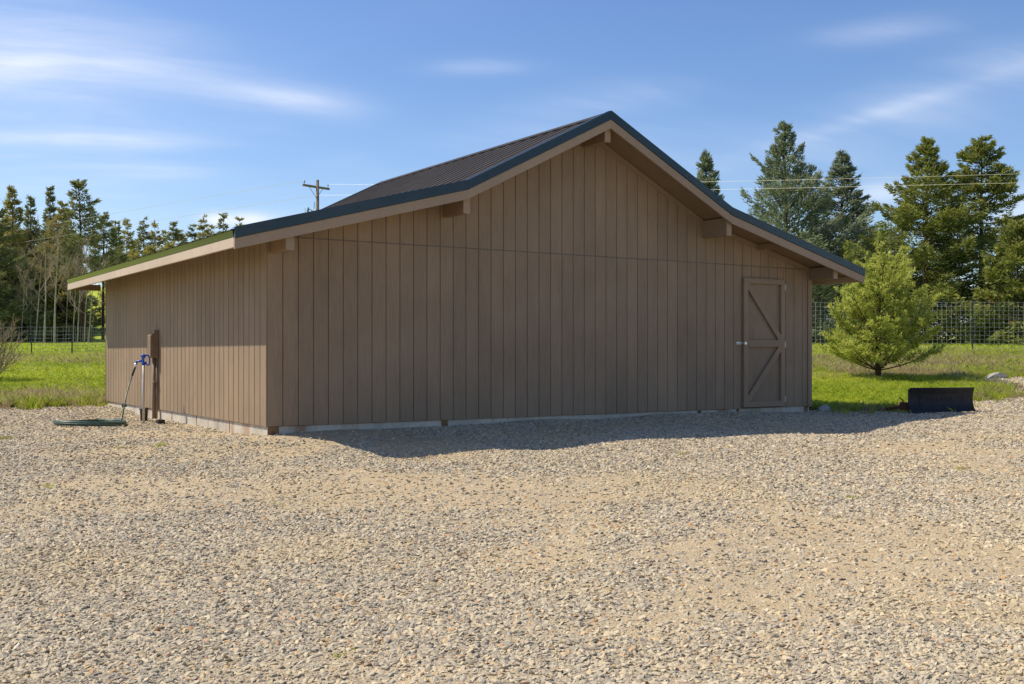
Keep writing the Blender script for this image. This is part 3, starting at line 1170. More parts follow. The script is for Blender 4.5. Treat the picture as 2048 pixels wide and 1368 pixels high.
# ------------------------------------------------------------------ fences
def fence(name, label, pts, height, wires, stay, wire_r, mat_w, mat_p, post_h, post_up=.05, stays=True, post_kind='post'):
    f_ = empty(name, (pts[0][0], pts[0][1], float(H(pts[0][0], pts[0][1]))))
    tag(f_, label, 'fence')
    o0 = Vector(f_.location)
    P = [Vector((x_, y_, float(H(x_, y_)))) - o0 for x_, y_ in pts]
    for p_ in P:
        pm = MB()
        pm.box(p_.x - .022, p_.x + .022, p_.y - .006, p_.y + .006, p_.z - .2, p_.z + post_h)
        pm.box(p_.x - .006, p_.x + .006, p_.y + .006, p_.y + .032, p_.z - .2, p_.z + post_h)
        pm.build(post_kind, mat_p, f_)
    for hgt in wires:
        pts_ = []
        for a_, b_ in zip(P[:-1], P[1:]):
            for t_ in (0, .25, .5, .75):
                q_ = a_.lerp(b_, t_)
                g_ = float(H(q_.x + o0.x, q_.y + o0.y)) - o0.z
                pts_.append(Vector((q_.x, q_.y - .008, (q_.z * .5 + g_ * .5) + hgt - .012 * math.sin(math.pi * t_))))
        pts_.append(P[-1] + Vector((0, -.008, hgt)))
        MB().tube(pts_, wire_r, 4, False).build('wire', mat_w, f_)
    if stays:
        tot = 0
        for a_, b_ in zip(P[:-1], P[1:]):
            L_ = (b_ - a_).length
            n_ = int(L_ / stay)
            for j in range(n_):
                t_ = (j + .5) / n_
                q_ = a_.lerp(b_, t_)
                g_ = float(H(q_.x + o0.x, q_.y + o0.y)) - o0.z
                zb_ = q_.z * .5 + g_ * .5
                MB().tube([(q_.x, q_.y - .008, zb_ + wires[0]), (q_.x, q_.y - .008, zb_ + wires[-1])], wire_r * .9, 3, False).build('stay', mat_w, f_)
    return f_


# right: square woven mesh in front of the spruces
rp = []
for px, Y in ((1500, 39.5), (1645, 38.8), (1795, 38.3), (1945, 38), (2110, 37.6)):
    rp.append(((px - 1024) / F_PX * Y, Y))
fence('mesh_fence', 'tall square mesh wire fence in front of the spruces', rp, 1.8, [.03 + .1475 * i for i in range(13)], .155, .0048, M_WIRE, M_POST, 1.84)
# left: field fence of many level wires on thin steel posts, running downhill out of sight behind the barn
lp = []
for px, Y in ((-110, 39.5), (-18, 40.5), (63, 40.5), (144, 39.5), (222, 45), (300, 52)):
    lp.append(((px - 1024) / F_PX * Y, Y))
fence('field_fence', 'low field fence of level wires on thin posts before the dark wood', lp, 1.2, [.06, .17, .28, .40, .53, .66, .80, .94, 1.09], .30, .0050, M_WIRE_DARK, M_POST, 1.15)


# ------------------------------------------------------------------ conifers
def norm(a):
    return a / np.maximum(np.linalg.norm(a, axis=-1, keepdims=True), 1e-9)


class Tufts:
    def __init__(s):
        s.v, s.t = [], []

    def add(s, c, d, ln, wd, tint, r):
        """kite shaped tufts: centres c, directions d"""
        n = len(c)
        d = norm(d)
        side = norm(np.cross(d, r.normal(size=(n, 3))))
        ln = np.asarray(ln).reshape(-1, 1) * np.ones((n, 1))
        wd = np.asarray(wd).reshape(-1, 1) * np.ones((n, 1))
        v = np.stack([c - d * ln * .25, c + side * wd * .5 + d * ln * .2, c + d * ln * .75, c - side * wd * .5 + d * ln * .2], 1)
        s.v.append(v.reshape(-1, 3))
        s.t.append(np.repeat(tint, 4))

    def mesh(s, name, mat):
        v = np.concatenate(s.v)
        t = np.concatenate(s.t)
        n = len(v) // 4
        return np_mesh(name, v, np.arange(n * 4).reshape(n, 4), mat, {'tint': t})


def conifer(name, base, height, radius, seed, mat, label, group=None, low=.04, top_el=48, bot_el=-12, power=.85, gap=.42, per=6, tuft=.26, dens=1.0, ragged=.25,
            lean=0.0, cat='tree', trunk_r=None, bare=0.0, offs=None):
    r = np.random.default_rng(seed)
    root = empty(name, base)
    tag(root, label, cat, group)
    T = Tufts()
    trunk = MB()
    tr = trunk_r or height * .014
    pts, rad = [], []
    bend = r.normal(size=2) * .012 * height
    for i in range(9):
        t = i / 8
        pts.append((bend[0] * t * t + lean * t * height, bend[1] * t * t, -.3 + (height + .3) * t))
        rad.append(tr * (1 - t) ** .8 + .012)
    trunk.tube(pts, rad, 8)
    z = height * low
    br = MB()
    lop = r.uniform(0, 2 * math.pi)
    while z < height * .985:
        t = z / height
        n = max(3, int(round(per * (1 - .35 * t) + r.uniform(-.7, .7))))
        a0 = r.uniform(0, 2 * math.pi)
        for i in range(n):
            if r.random() < ragged * .35:
                continue
            a = a0 + 2 * math.pi * i / n + r.normal() * .25
            prof = (1 - t) ** power * min(1, .55 + 3.2 * (t - low) + .2)
            L = radius * prof * (1 + r.normal() * ragged * (.95 - .65 * t)) * (1 + .12 * math.cos(a - lop))
            L = max(L, .12 * tuft / .26 + .10)
            el = math.radians(bot_el + (top_el - bot_el) * t ** 1.15 + r.normal() * 6)
            zz = z + r.normal() * gap * .3
            tt = min(max(zz / height, 0), 1)
            p0 = np.array([bend[0] * tt * tt + lean * tt * height, bend[1] * tt * tt, zz])
            fw_ = np.array([math.cos(a) * math.cos(el), math.sin(a) * math.cos(el), math.sin(el)])
            lat = np.array([-math.sin(a), math.cos(a), 0])
            sag = (.16 * (1 - t)) * L
            # needles grow from twigs set alternately along the limb
            K = int(dens * (12 + 62 * L * (.26 / tuft) * (0.6 + .4 * L / radius)))
            ntw = max(4, int(L / (.55 * tuft)))
            s = r.random(K) ** (.62)
            s = np.clip(.10 + .90 * s, bare, 1)
            sq = (np.floor(s * ntw) + .5) / ntw
            tw = (.42 * L * (1 - sq) ** .8 + .16 * L * sq * (1 - sq) + tuft * .3)
            l = r.uniform(-1, 1, K)
            pos = p0 + np.outer(sq * L, fw_) + np.outer(l * tw, lat) + np.outer(np.abs(l) * tw * .55, fw_)
            tip = sq ** 2
            pos[:, 2] += -sag * np.sin(sq * math.pi * .8) * 1.0 + .10 * L * tip * (1 - t) - np.abs(l) * tw * .22
            pos += r.normal(size=(K, 3)) * tuft * .16
            pos[:, 2] -= r.random(K) ** 2 * tuft * 1.3 * (1 - t) * (sq > .15)
            d = fw_ * .75 + np.outer(np.sign(l) * .75 * (np.abs(l) > .15), lat) + r.normal(size=(K, 3)) * .38
            d[:, 2] += .10 - .25 * (1 - t)
            ln = tuft * r.uniform(.65, 1.25, K)
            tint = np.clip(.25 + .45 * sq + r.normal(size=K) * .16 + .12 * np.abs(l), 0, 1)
            T.add(pos, d, ln, ln * r.uniform(.17, .34, K), tint, r)
            # bare pointed shoots beyond the spray ends
            J = max(5, int(9 * min(1.5, L)))
            sj = r.uniform(.72, 1.0, J)
            lj = r.uniform(-1, 1, J) * (1 - sj) * 1.4
            pj = p0 + np.outer(sj * L * 1.04, fw_) + np.outer(lj * L, lat)
            pj[:, 2] += -sag * np.sin(sj * math.pi * .8) + .10 * L * sj ** 2 * (1 - t)
            dj = fw_ + np.outer(np.sign(lj) * .45, lat) + r.normal(size=(J, 3)) * .22
            dj[:, 2] += .28
            T.add(pj, dj, tuft * r.uniform(1.0, 1.7, J), tuft * .16, np.clip(.75 + r.normal(size=J) * .15, 0, 1), r)
            if L > .6:
                q = p0 + fw_ * L * .8
                q[2] -= sag * .6
                m = p0 + fw_ * L * .4
                m[2] -= sag * .75
                br.tube([p0, m, q], [tr * .16 + .008, tr * .10 + .006, .006], 4, False)
        z += gap * (1.15 - .55 * t) * r.uniform(.8, 1.2)
    # leader
    K = int(26 * dens)
    pos = np.stack([bend[0] + lean * height + r.normal(size=K) * .04, bend[1] + r.normal(size=K) * .04, height * (1 - .05 * r.random(K))], -1)
    T.add(pos, r.normal(size=(K, 3)) * .5 + np.array([0, 0, 1.0]), tuft * .7, tuft * .22, np.full(K, .6), r)
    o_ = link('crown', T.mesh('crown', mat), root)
    to = trunk.build('trunk', M_BARK, root, True)
    if br.v:
        br.build('limbs', M_BARK, to)
    return root


def ground_at(px, Y):
    x_ = (px - 1024) / F_PX * Y
    return x_, Y, float(H(x_, Y)) - .05


def tree_at(px, py_top, Y, **kw):
    x_, y_, z_ = ground_at(px, Y)
    top = EYE - (py_top - HOR) / F_PX * Y
    return conifer(base=(x_, y_, z_), height=top - z_, **kw)


GR = 'spruces behind the mesh fence'
tree_at(1412, 298, 67, name='spruce_tree', radius=3.3, seed=21, mat=M_SPRUCE_BLUE, label='slender spruce top rising just over the right roof slope', group=GR, gap=.42, per=8, power=.85, dens=1.15, tuft=.27, ragged=.34, top_el=55, bot_el=0)
tree_at(1574, 246, 58, name='spruce_tree', radius=6.0, seed=22, mat=M_SPRUCE_BLUE, label='tallest blue spruce with upswept silvery limbs behind the roof', group=GR, gap=.54, per=8, power=.95, dens=1.5, tuft=.26, ragged=.34, top_el=52, bot_el=24)
tree_at(1682, 304, 62, name='spruce_tree', radius=4.3, seed=23, mat=M_SPRUCE_BLUE, label='dense grey green spruce right of the tallest one', group=GR, gap=.38, per=8, power=.85, dens=1.6, tuft=.25, ragged=.25, top_el=30, bot_el=-6)
tree_at(1850, 279, 54, name='spruce_tree', radius=4.8, seed=24, mat=M_SPRUCE_GREEN, label='olive green spruce directly behind the young pine', group=GR, gap=.42, per=8, power=.90, dens=1.8, tuft=.26, ragged=.33, top_el=42, bot_el=-6)
tree_at(1962, 276, 56, name='spruce_tree', radius=4.7, seed=25, mat=M_SPRUCE_GREEN, label='full crowned olive spruce at the right, thick to its top', group=GR, gap=.40, per=8, power=.74, dens=1.9, tuft=.26, ragged=.27, top_el=34, bot_el=-8)
tree_at(2036, 458, 50, name='spruce_tree', radius=3.0, seed=26, mat=M_SPRUCE_GREEN, label='lower spruce cut by the right edge of the picture', group=GR, gap=.36, per=8, power=.6, dens=1.3, tuft=.32, ragged=.3, top_el=40, bot_el=-8)
tree_at(1765, 470, 60, name='spruce_tree', radius=3.3, seed=27, mat=M_SPRUCE_GREEN, label='short dark spruce filling the gap behind the young pine', group=GR, gap=.40, per=8, power=.6, dens=1.1, tuft=.34, ragged=.3, bot_el=-8)
tree_at(1640, 470, 66, name='spruce_tree', radius=3.6, seed=28, mat=M_SPRUCE_BLUE, label='short spruce low behind the right eave corner', group=GR, gap=.40, per=8, power=.6, dens=1.1, tuft=.34, ragged=.3, bot_el=-8)
tree_at(2150, 330, 60, name='spruce_tree', radius=3.8, seed=29, mat=M_SPRUCE_GREEN, label='spruce mostly outside the right edge of the picture', group=GR, gap=.42, per=7, power=.7, dens=1.0, tuft=.36, ragged=.3, bot_el=-8)

# the wood on the left
GL = 'conifers of the wood at the left'
for px, py_, Y, rad, mt, pw, gp, te, be, rg, lab, *lo in [
        (-28, 395, 100, 5.0, M_FIR_DARK, .62, .8, 30, -10, .25, 'dark full fir at the very left edge of the wood'),
        (27, 374, 112, 4.6, M_FIR_WARM, .95, .75, 40, -6, .30, 'olive fir with pointed crown, first tall top from the left edge'),
        (62, 399, 118, 3.6, M_FIR_DARK, .98, .8, 40, -6, .35, 'thin fir between two taller pointed firs at the left'),
        (98, 376, 114, 3.4, M_FIR_DARK, 1.05, .85, 45, -8, .35, 'narrow spire shaped fir left of the broad tall conifer'),
        (124, 408, 110, 3.3, M_FIR_WARM, .70, .75, 35, -6, .30, 'olive fir tucked under the broad tall conifer'),
        (166, 361, 106, 4.2, M_FIR_DARK, .62, .85, 35, 2, .45, 'tallest broad loose crowned conifer of the left wood', .42),
        (206, 425, 118, 3.2, M_FIR_DARK, .7, .85, 35, -6, .45, 'ragged fir right of the tallest conifer of the wood', .5)]:
    tree_at(px, py_, Y, name='fir_tree', radius=rad, seed=int(400 + px), mat=mt, label=lab, group=GL, low=(lo[0] if lo else .04), gap=gp * .85, power=pw, per=7, tuft=.44, dens=1.2, ragged=rg, top_el=te, bot_el=be)
# small firs between the trunks
words = ['first', 'second', 'third', 'fourth', 'fifth', 'sixth', 'seventh', 'eighth', 'ninth', 'tenth', 'eleventh', 'twelfth', 'thirteenth', 'fourteenth']
LOWF = [(-45, 520, 96, 3.6), (-5, 500, 104, 3.8), (35, 520, 108, 3.6), (78, 505, 116, 3.8), (118, 500, 116, 3.2), (140, 530, 112, 2.0), (10, 455, 122, 4.0), (52, 470, 124, 4.0), (100, 465, 126, 4.0), (134, 462, 126, 3.4)]
rank = [sorted(q_[0] for q_ in LOWF).index(q_[0]) for q_ in LOWF]
for i, (px, py_, Y, rad) in enumerate(LOWF):
    tree_at(px, py_, Y, name='fir_tree', radius=rad, seed=500 + i, mat=M_FIR_DARK, label='low dark fir in the shade of the left wood, %s from the left' % words[rank[i]], group='shaded low firs of the left wood',
            gap=.6, power=.5, per=8, tuft=.62, dens=1.1, ragged=.3, top_el=25, bot_el=-10)
# far row on the hill
far = [(232, 444, 150, 1.6), (253, 441, 165, 3.0), (289, 441, 168, 3.0), (312, 442, 172, 2.6), (330, 462, 178, 2.0), (346, 446, 170, 2.5), (358, 461, 174, 2.0), (367, 470, 180, 1.8),
       (383, 457, 176, 2.4), (403, 436, 172, 2.8), (421, 451, 180, 2.4), (446, 431, 170, 2.6), (477, 436, 185, 2.2), (272, 480, 176, 3.0)]
far.sort()
for i, (px, py_, Y, rad) in enumerate(far):
    tree_at(px, py_, Y, name='fir_tree', radius=rad, seed=600 + i, mat=(M_FIR_WARM if i % 3 else M_FIR_DARK), label='%s fir from the left in the far row above the barn eave' % words[i].capitalize(),
            group='far firs on the hill', gap=.95, power=.75 + .15 * (i % 3), per=7, tuft=.62, dens=.9, ragged=.4, top_el=30, bot_el=-6)
for i, (px, py_, Y) in enumerate([(236, 505, 138), (268, 512, 142), (300, 495, 150), (340, 490, 150)]):
    tree_at(px, py_, Y, name='fir_tree', radius=3.0, seed=640 + i, mat=M_FIR_WARM, label='low olive fir just over the left eave line, %s from the left' % words[i],
            group='low firs behind the eave', gap=.75, power=.6, per=7, tuft=.6, dens=.9, ragged=.35)

# ------------------------------------------------------------------ bare broadleaf trees
def bare_tree(name, base, height, seed, label, group, mat_t, spread=.35, trunk_r=.11, depth=4, lean=(0, 0), first=.4, cat='tree', nb=7, stems=1):
    r = random.Random(seed)
    root = empty(name, base)
    tag(root, label, cat, group)
    tw, tk = MB(), MB()

    def grow(p, d, L, rad, lev):
        pts, rr = [p], [rad]
        q = p.copy()
        dd = d.copy()
        nseg = 4
        for i in range(nseg):
            dd = (dd + Vector((r.gauss(0, .10), r.gauss(0, .10), .06))).normalized()
            q = q + dd * L / nseg
            pts.append(q.copy())
            rr.append(rad * (1 - .75 * (i + 1) / nseg) + .004)
        tw.tube(pts, rr, 4 if lev < 2 else 3, False)
        if lev >= depth:
            return
        for i in range(r.randint(3, 4)):
            t = r.uniform(.3, 1)
            k_ = min(int(t * nseg), nseg - 1)
            b = pts[k_].lerp(pts[k_ + 1], t * nseg - k_)
            nd = (dd + Vector((r.gauss(0, .55), r.gauss(0, .55), r.gauss(.12, .3)))).normalized()
            grow(b, nd, L * r.uniform(.45, .7), rad * .5, lev + 1)

    for s_ in range(stems):
        pts, rr = [], []
        wob = [r.gauss(0, 1) for _ in range(4)]
        ln_ = (lean[0] + (r.gauss(0, .18) if stems > 1 else 0), lean[1] + (r.gauss(0, .18) if stems > 1 else 0))
        hh = height * (1 if stems == 1 else r.uniform(.6, 1))
        for i in range(11):
            t = i / 10
            pts.append(Vector((ln_[0] * hh * t + .022 * hh * math.sin(3.1 * t + wob[0]) * wob[1] * .7, ln_[1] * hh * t + .012 * hh * math.sin(4.1 * t + wob[2]) * wob[3] * .5, -.2 + (hh + .2) * t)))
            rr.append(trunk_r * (1 - .9 * t))
        tk.tube(pts, rr, 7)
        for i in range(nb):
            t = first + (1 - first) * (i + r.random()) / nb
            k_ = min(int(t * 10), 9)
            b = pts[k_].lerp(pts[k_ + 1], t * 10 - k_)
            a = r.uniform(0, 2 * math.pi)
            d = Vector((math.cos(a), math.sin(a), r.uniform(.5, 1.3))).normalized()
            grow(b, d, height * spread * (1.1 - .6 * t) * r.uniform(.7, 1.1), trunk_r * .38 * (1.1 - .7 * t), 1)
    to = tk.build('trunk', mat_t, root, True)
    tw.build('branches', M_TWIG, root)
    return root


birch = [(47, 545, 96, .085, .06), (76, 520, 95, .12, .10), (88, 470, 92, .15, .0), (113, 478, 90, .17, .02), (134, 540, 98, .08, .03), (150, 520, 97, .10, -.02), (160, 500, 94, .11, .06),
         (173, 515, 96, .11, .05), (181, 530, 92, .10, .09), (60, 560, 99, .07, .0)]
birch.sort()
for i, (px, py_, Y, tr_, ln_) in enumerate(birch):
    x_, y_, z_ = ground_at(px - ln_ * 100 * .8, Y)
    top = EYE - (py_ - HOR) / F_PX * Y
    bare_tree('birch_tree', (x_, y_, z_), top - z_, 70 + i, 'leafless pale trunked birch at the wood edge, %s from the left' % words[i], 'bare birches at the wood edge', M_BIRCH, .38, tr_ * .60, 4, (ln_, 0), .35)
q = ground_at(-12, 26)
bare_tree('bare_shrub', q, 1.5, 91, 'leafless twiggy shrub in the field at the left edge', None, M_TWIG, .42, .018, 3, (0, 0), .12, 'shrub', 9, 5)
# leaning dark sapling in the gap beside the barn
x_, y_, z_ = ground_at(181, 88)
bare_tree('dead_sapling', (x_, y_, z_), 5.2, 93, 'dark leaning sapling in the bright gap beside the barn', None, M_BARK, .3, .07, 2, (.14, 0), .3, 'tree', 6)


# ------------------------------------------------------------------ young pine
def young_pine():
    r = np.random.default_rng(5)
    Y = 26.2
    x_, y_, z_ = ground_at(1756, Y)
    root = empty('pine_tree', (x_, y_, z_))
    tag(root, 'young bright green pine growing in the grass right of the barn', 'tree')
    Ht = EYE - (468 - HOR) / F_PX * Y - z_
    T = Tufts()
    tk, br = MB(), MB()
    tk.tube([(0, 0, -.2), (.01, 0, .5), (-.02, 0, 1.4), (.03, 0, Ht * .8), (.04, 0, Ht * .96)], [.085, .07, .05, .022, .006], 9)

    def shoot(p0, p1, n, ln=.105, tint=.5):
        """needles bristling forward round a shoot"""
        n = max(5, int(n * .44))
        ax = norm((p1 - p0)[None])[0]
        t = r.random(n)
        pos = p0 + np.outer(t, p1 - p0)
        d = ax * r.uniform(.25, .85, (n, 1)) + norm(r.normal(size=(n, 3))) * .72
        L = ln * r.uniform(.7, 1.2, n)
        T.add(pos + norm(d) * (L * .25)[:, None], d, L, .021, np.clip(tint + r.normal(size=n) * .16, 0, 1), r)

    zs = [.22, .42, .65, .92, 1.2, 1.48, 1.76, 2.04, 2.3, 2.52, 2.72]
    sc = Ht / 3.5
    for wi, z in enumerate(zs):
        t = z / 3.4
        n = 7 if wi < 8 else 4
        a0 = r.uniform(0, 6.28)
        for i in range(n):
            a = a0 + 6.283 * i / n + r.normal() * .2
            Rr = (1.42 * math.sin(math.pi * min(1, (t * .98 + .20)) ** .70) * .95 + .07) * r.uniform(.55, 1.18)
            el = math.radians(14 + 34 * t + r.normal() * 9)
            L = Rr / math.cos(el) * (.95 if wi < 8 else .8)
            L = min(L, 1.75) * (1 if wi < 7 else .62)
            p0 = np.array([0, 0, z * sc])
            d = np.array([math.cos(a) * math.cos(el), math.sin(a) * math.cos(el), math.sin(el)])
            up = np.array([0, 0, 1.0])
            def P(s):
                return p0 + d * L * s + up * L * .22 * s * s
            br.tube([P(0), P(.35), P(.7), P(1)], [.018, .013, .009, .005], 5, False)
            shoot(P(.86), P(1.02), 70, .11, .66)
            shoot(P(.5), P(.88), 60, .10, .5)
            shoot(P(.2), P(.5), 22, .09, .3)
            lat = np.array([-math.sin(a), math.cos(a), 0])
            m = int(5 + 6 * L)
            for j in range(m):
                s = .22 + .76 * (j + r.random()) / m
                sg = 1 if j % 2 else -1
                l2 = (.52 * L * (1 - s) + .17) * r.uniform(.7, 1.15)
                dd = norm((d * .75 + lat * sg * r.uniform(.5, .95) + up * r.uniform(.1, .5) + r.normal(size=3) * .15)[None])[0]
                b = P(s)
                e = b + dd * l2
                br.tube([b, e], [.007, .003], 3, False)
                shoot(b + dd * l2 * .55, e, 58, .105, .62)
                shoot(b + dd * l2 * .12, b + dd * l2 * .6, 28, .09, .4)
                if l2 > .3:
                    for sg2 in (-1, 1):
                        d3 = norm((dd + np.cross(dd, up) * sg2 * .8 + r.normal(size=3) * .2 + up * .15)[None])[0]
                        b3 = b + dd * l2 * r.uniform(.45, .7)
                        shoot(b3, b3 + d3 * .17, 40, .10, .58)
    # upright leaders
    for (dx, dy, h0, h1) in ((.04, 0, 2.4, 3.62), (.03, .02, 2.9, 3.5), (-.26, .05, 2.35, 3.02), (.25, -.05, 2.4, 3.14), (.02, .2, 2.4, 2.9), (-.10, -.16, 2.45, 2.95), (-.48, 0, 2.0, 2.6), (.62, .1, 1.75, 2.35), (1.10, 0, 1.5, 2.2), (.95, .2, 1.45, 2.0), (-.95, .1, 1.5, 2.0)):
        a = np.array([dx * .9, dy, h0 * sc])
        b = np.array([dx * 1.05, dy, h1 * sc])
        br.tube([a, b], [.012, .005], 5, False)
        shoot(a, b, 150, .11, .55)
        for k_ in range(5):
            aa = k_ * 1.257 + dx
            c_ = a + (b - a) * .35
            dd = np.array([math.cos(aa) * .6, math.sin(aa) * .6, .8])
            shoot(c_, c_ + dd * .22, 45, .10, .6)
    link('crown', T.mesh('crown', M_PINE), root)
    to = tk.build('trunk', M_BARK, root, True)
    br.build('limbs', M_BARK, to)


young_pine()

# ------------------------------------------------------------------ utility pole and its lines
PY_ = 75.0
pb = at(635, 690, PY_)
pgz = float(H(pb.x, pb.y))
ptop = EYE - (360 - HOR) / F_PX * PY_
pole = empty('utility_pole', (pb.x, pb.y, pgz))
tag(pole, 'wooden utility pole with crossarm rising behind the barn roof', 'utility pole')
ph = ptop - pgz
MB().tube([(0, 0, -.3), (0, 0, ph * .5), (0, 0, ph)], [.17, .14, .105], 12).build('post', M_POLE, pole, True)
ad = Vector((.63, .777, 0))
arm_z = ph - .48
arm = MB()
pe = ad.cross(Vector((0, 0, 1)))
a_, b_ = -ad * 1.2 - pe * .13, ad * 1.2 - pe * .13
vv = []
for e_ in (a_, b_):
    for sx2, sz in ((-1, -1), (1, -1), (1, 1), (-1, 1)):
        v_ = e_ + pe * .05 * sx2
        vv.append((v_.x, v_.y, arm_z + sz * .075))
arm.add(vv, [(0, 1, 2, 3), (7, 6, 5, 4), (0, 4, 5, 1), (1, 5, 6, 2), (2, 6, 7, 3), (3, 7, 4, 0)])
arm_o = arm.build('crossarm', M_POLE, pole)
for sg in (-1, 1):
    e_ = ad * sg * .62 - pe * .15
    MB().tube([(e_.x, e_.y, arm_z - .07), (-pe.x * .12, -pe.y * .12, arm_z - .75)], .018, 6).build('brace', M_POST, arm_o)
    e_ = ad * sg * 1.08 - pe * .13
    ins = MB()
    ins.tube([(e_.x, e_.y, arm_z + .07), (e_.x, e_.y, arm_z + .20), (e_.x, e_.y, arm_z + .21), (e_.x, e_.y, arm_z + .26), (e_.x, e_.y, arm_z + .27), (e_.x, e_.y, arm_z + .33)],
             [.02, .02, .085, .07, .05, .055] if sg < 0 else [.015, .015, .05, .04, .03, .035], 10)
    ins.build('insulator', M_PORC, arm_o, True)
ct = MB()
ct.tube([(-.1, 0, ph - 2.4), (-.45, 0, ph - 2.1), (-.62, 0, ph - 2.05)], .03, 8)
ct.tube([(-.62, 0, ph - 1.92), (-.68, 0, ph - 2.1), (-.62, 0, ph - 2.5)], [.05, .08, .05], 8)
ct.tube([(-.86, 0, ph - 1.95), (-.88, 0, ph - 2.1), (-.78, 0, ph - 2.6), (-.68, 0, ph - 2.65), (-.62, 0, ph - 2.5)], .014, 6)
ct.tube([(-.40, 0, ph - 2.08), (-.24, 0, ph - 2.0), (-.22, 0, ph - 1.55)], .022, 6)
ct.build('fuse_cutout', M_PORC, pole)
ar = MB()
for dx, dz in ((-.38, -2.9), (-.20, -3.05)):
    ar.tube([(dx, 0, ph + dz + .25), (dx, 0, ph + dz + .1), (dx, 0, ph + dz - .6)], [.03, .06, .03], 8)
ar.build('arrester', M_PORC, pole)


def wire(points, label, thick=.0052):
    w = MB().tube(points, thick, 5, False).build('power_line', M_CABLE)
    tag(w, label, 'power line', 'power lines on the pole')


def span(p, q, sag, n=24):
    return [p.lerp(q, i / n) - Vector((0, 0, sag * 4 * (i / n) * (1 - i / n))) for i in range(n + 1)]


base_v = Vector((pb.x, pb.y, pgz))
aL = base_v + Vector((-ad.x * 1.08, -ad.y * 1.08, arm_z + .33)) - pe * .13
aR = base_v + Vector((ad.x * 1.08, ad.y * 1.08, arm_z + .33)) - pe * .13
nt = base_v + Vector((-.12, -.12, EYE - (391 - HOR) / F_PX * PY_ - pgz))
wire(span(aL, at(-260, 511, 121), .0), 'upper pale power line crossing in front of the left wood', .011)
wire(span(nt, at(-260, 533, 121), .0), 'lower pale power line crossing in front of the left wood', .011)


def quad(p0, p1, p2, n=30):
    out = []
    t1 = .75
    for i in range(n + 1):
        t = i / n
        l0 = (t - t1) * (t - 1) / ((0 - t1) * (0 - 1))
        l1 = (t - 0) * (t - 1) / ((t1 - 0) * (t1 - 1))
        l2 = (t - 0) * (t - t1) / ((1 - 0) * (1 - t1))
        out.append(p0 * l0 + p1 * l1 + p2 * l2)
    return out


wire(quad(aR, at(1540, 361, 53.3), at(2060, 347, 45.6)), 'upper pale power line crossing in front of the right spruces')
wire(quad(nt, at(1540, 377, 53.3), at(2060, 365, 45.6)), 'lower pale power line crossing in front of the right spruces')

# ------------------------------------------------------------------ red house glimpsed behind the right spruces
hx, hy, hz_ = ground_at(2105, 78)
house = empty('red_house', (hx, hy, hz_), R(-14))
tag(house, 'red house glimpsed between spruce branches at the right edge', 'house')
MB().box(-4, 5, 0, 7, -.5, 2.6).build('wall', M_REDWALL, house)
MB().add([(-4.4, -.5, 2.55), (5.4, -.5, 2.55), (5.4, 3.5, 4.7), (-4.4, 3.5, 4.7), (-4.4, 7.5, 2.55), (5.4, 7.5, 2.55)], [(0, 1, 2, 3), (3, 2, 5, 4), (0, 3, 4), (1, 5, 2)]).build('roof', M_REDWALL, house)
for wx in (-2.6, .2, 3.0):
    w_ = MB().box(wx, wx + 1.1, -.03, -.004, .9, 2.0).build('window', M_ZINC, house)
    MB().box(wx + .08, wx + 1.02, -.035, -.031, .98, 1.92).build('pane', M_PORC, w_)


# ------------------------------------------------------------------ grass
def mat_grass():
    t = NT('grass_blades')
    k = t.attr('tint')
    d = t.attr('dry')
    g = t.ramp(k, [(0, (.15, .24, .02)), (.45, (.41, .48, .042)), (1, (.60, .61, .09))])
    s = t.ramp(k, [(0, (.26, .19, .10)), (1, (.60, .49, .31))])
    t.leaf(t.mix(d, g, s), .5, .6)
    return t.m


def blades(n, x0, x1, y0, y1, hmin, hmax, wid, dry_bias=0.0, ypow=1.0, wedge=None):
    x_ = rng.uniform(x0, x1, n)
    u = rng.random(n) ** ypow
    y_ = y0 + (y1 - y0) * u
    bx, by = w2b(x_, y_)
    keep = ~((bx > -.06) & (bx < WID + .06) & (by > -.06) & (by < DEP + .06))
    gmk = gravel_mask(x_, y_)
    keep &= ~gmk | (rng.random(n) < .004)
    if wedge:
        keep &= (x_ / y_ > wedge[0]) & (x_ / y_ < wedge[1])
    x_, y_ = x_[keep], y_[keep]
    m = len(x_)
    z_ = H(x_, y_)
    clump = lattice(x_, y_, 1.3, 21) * .6 + lattice(x_, y_, 4.1, 22) * .4
    dd = dryness(x_, y_)
    isdry = rng.random(m) < np.clip(dd * .85 + dry_bias, 0, .9)
    h = (hmin + (hmax - hmin) * clump * rng.uniform(.4, 1.1, m)) * np.where(isdry, rng.uniform(.8, 1.5, m), 1)
    a = rng.uniform(0, 2 * np.pi, m)
    lean = rng.uniform(.35, 1.7, m) * h * np.where(isdry, .55, 1)
    b = rng.uniform(0, 2 * np.pi, m)
    w = wid * rng.uniform(.6, 1.3, m) * np.where(isdry, .7, 1)
    p = np.stack([x_, y_, z_ - .01], -1)
    s_ = np.stack([np.cos(a), np.sin(a), np.zeros(m)], -1) * (w / 2)[:, None]
    l_ = np.stack([np.cos(b) * lean, np.sin(b) * lean, h], -1)
    mid = p + l_ * np.array([.35, .35, .6])
    v = np.stack([p - s_, p + s_, mid + s_ * .7, p + l_, mid - s_ * .7], 1).reshape(-1, 3)
    tint = np.repeat(np.clip(.2 + .5 * clump + rng.normal(size=m) * .26 + .35 * (lattice(x_, y_, .55, 31) - .5), 0, 1), 5)
    return v, tint, np.repeat(isdry.astype(float), 5)


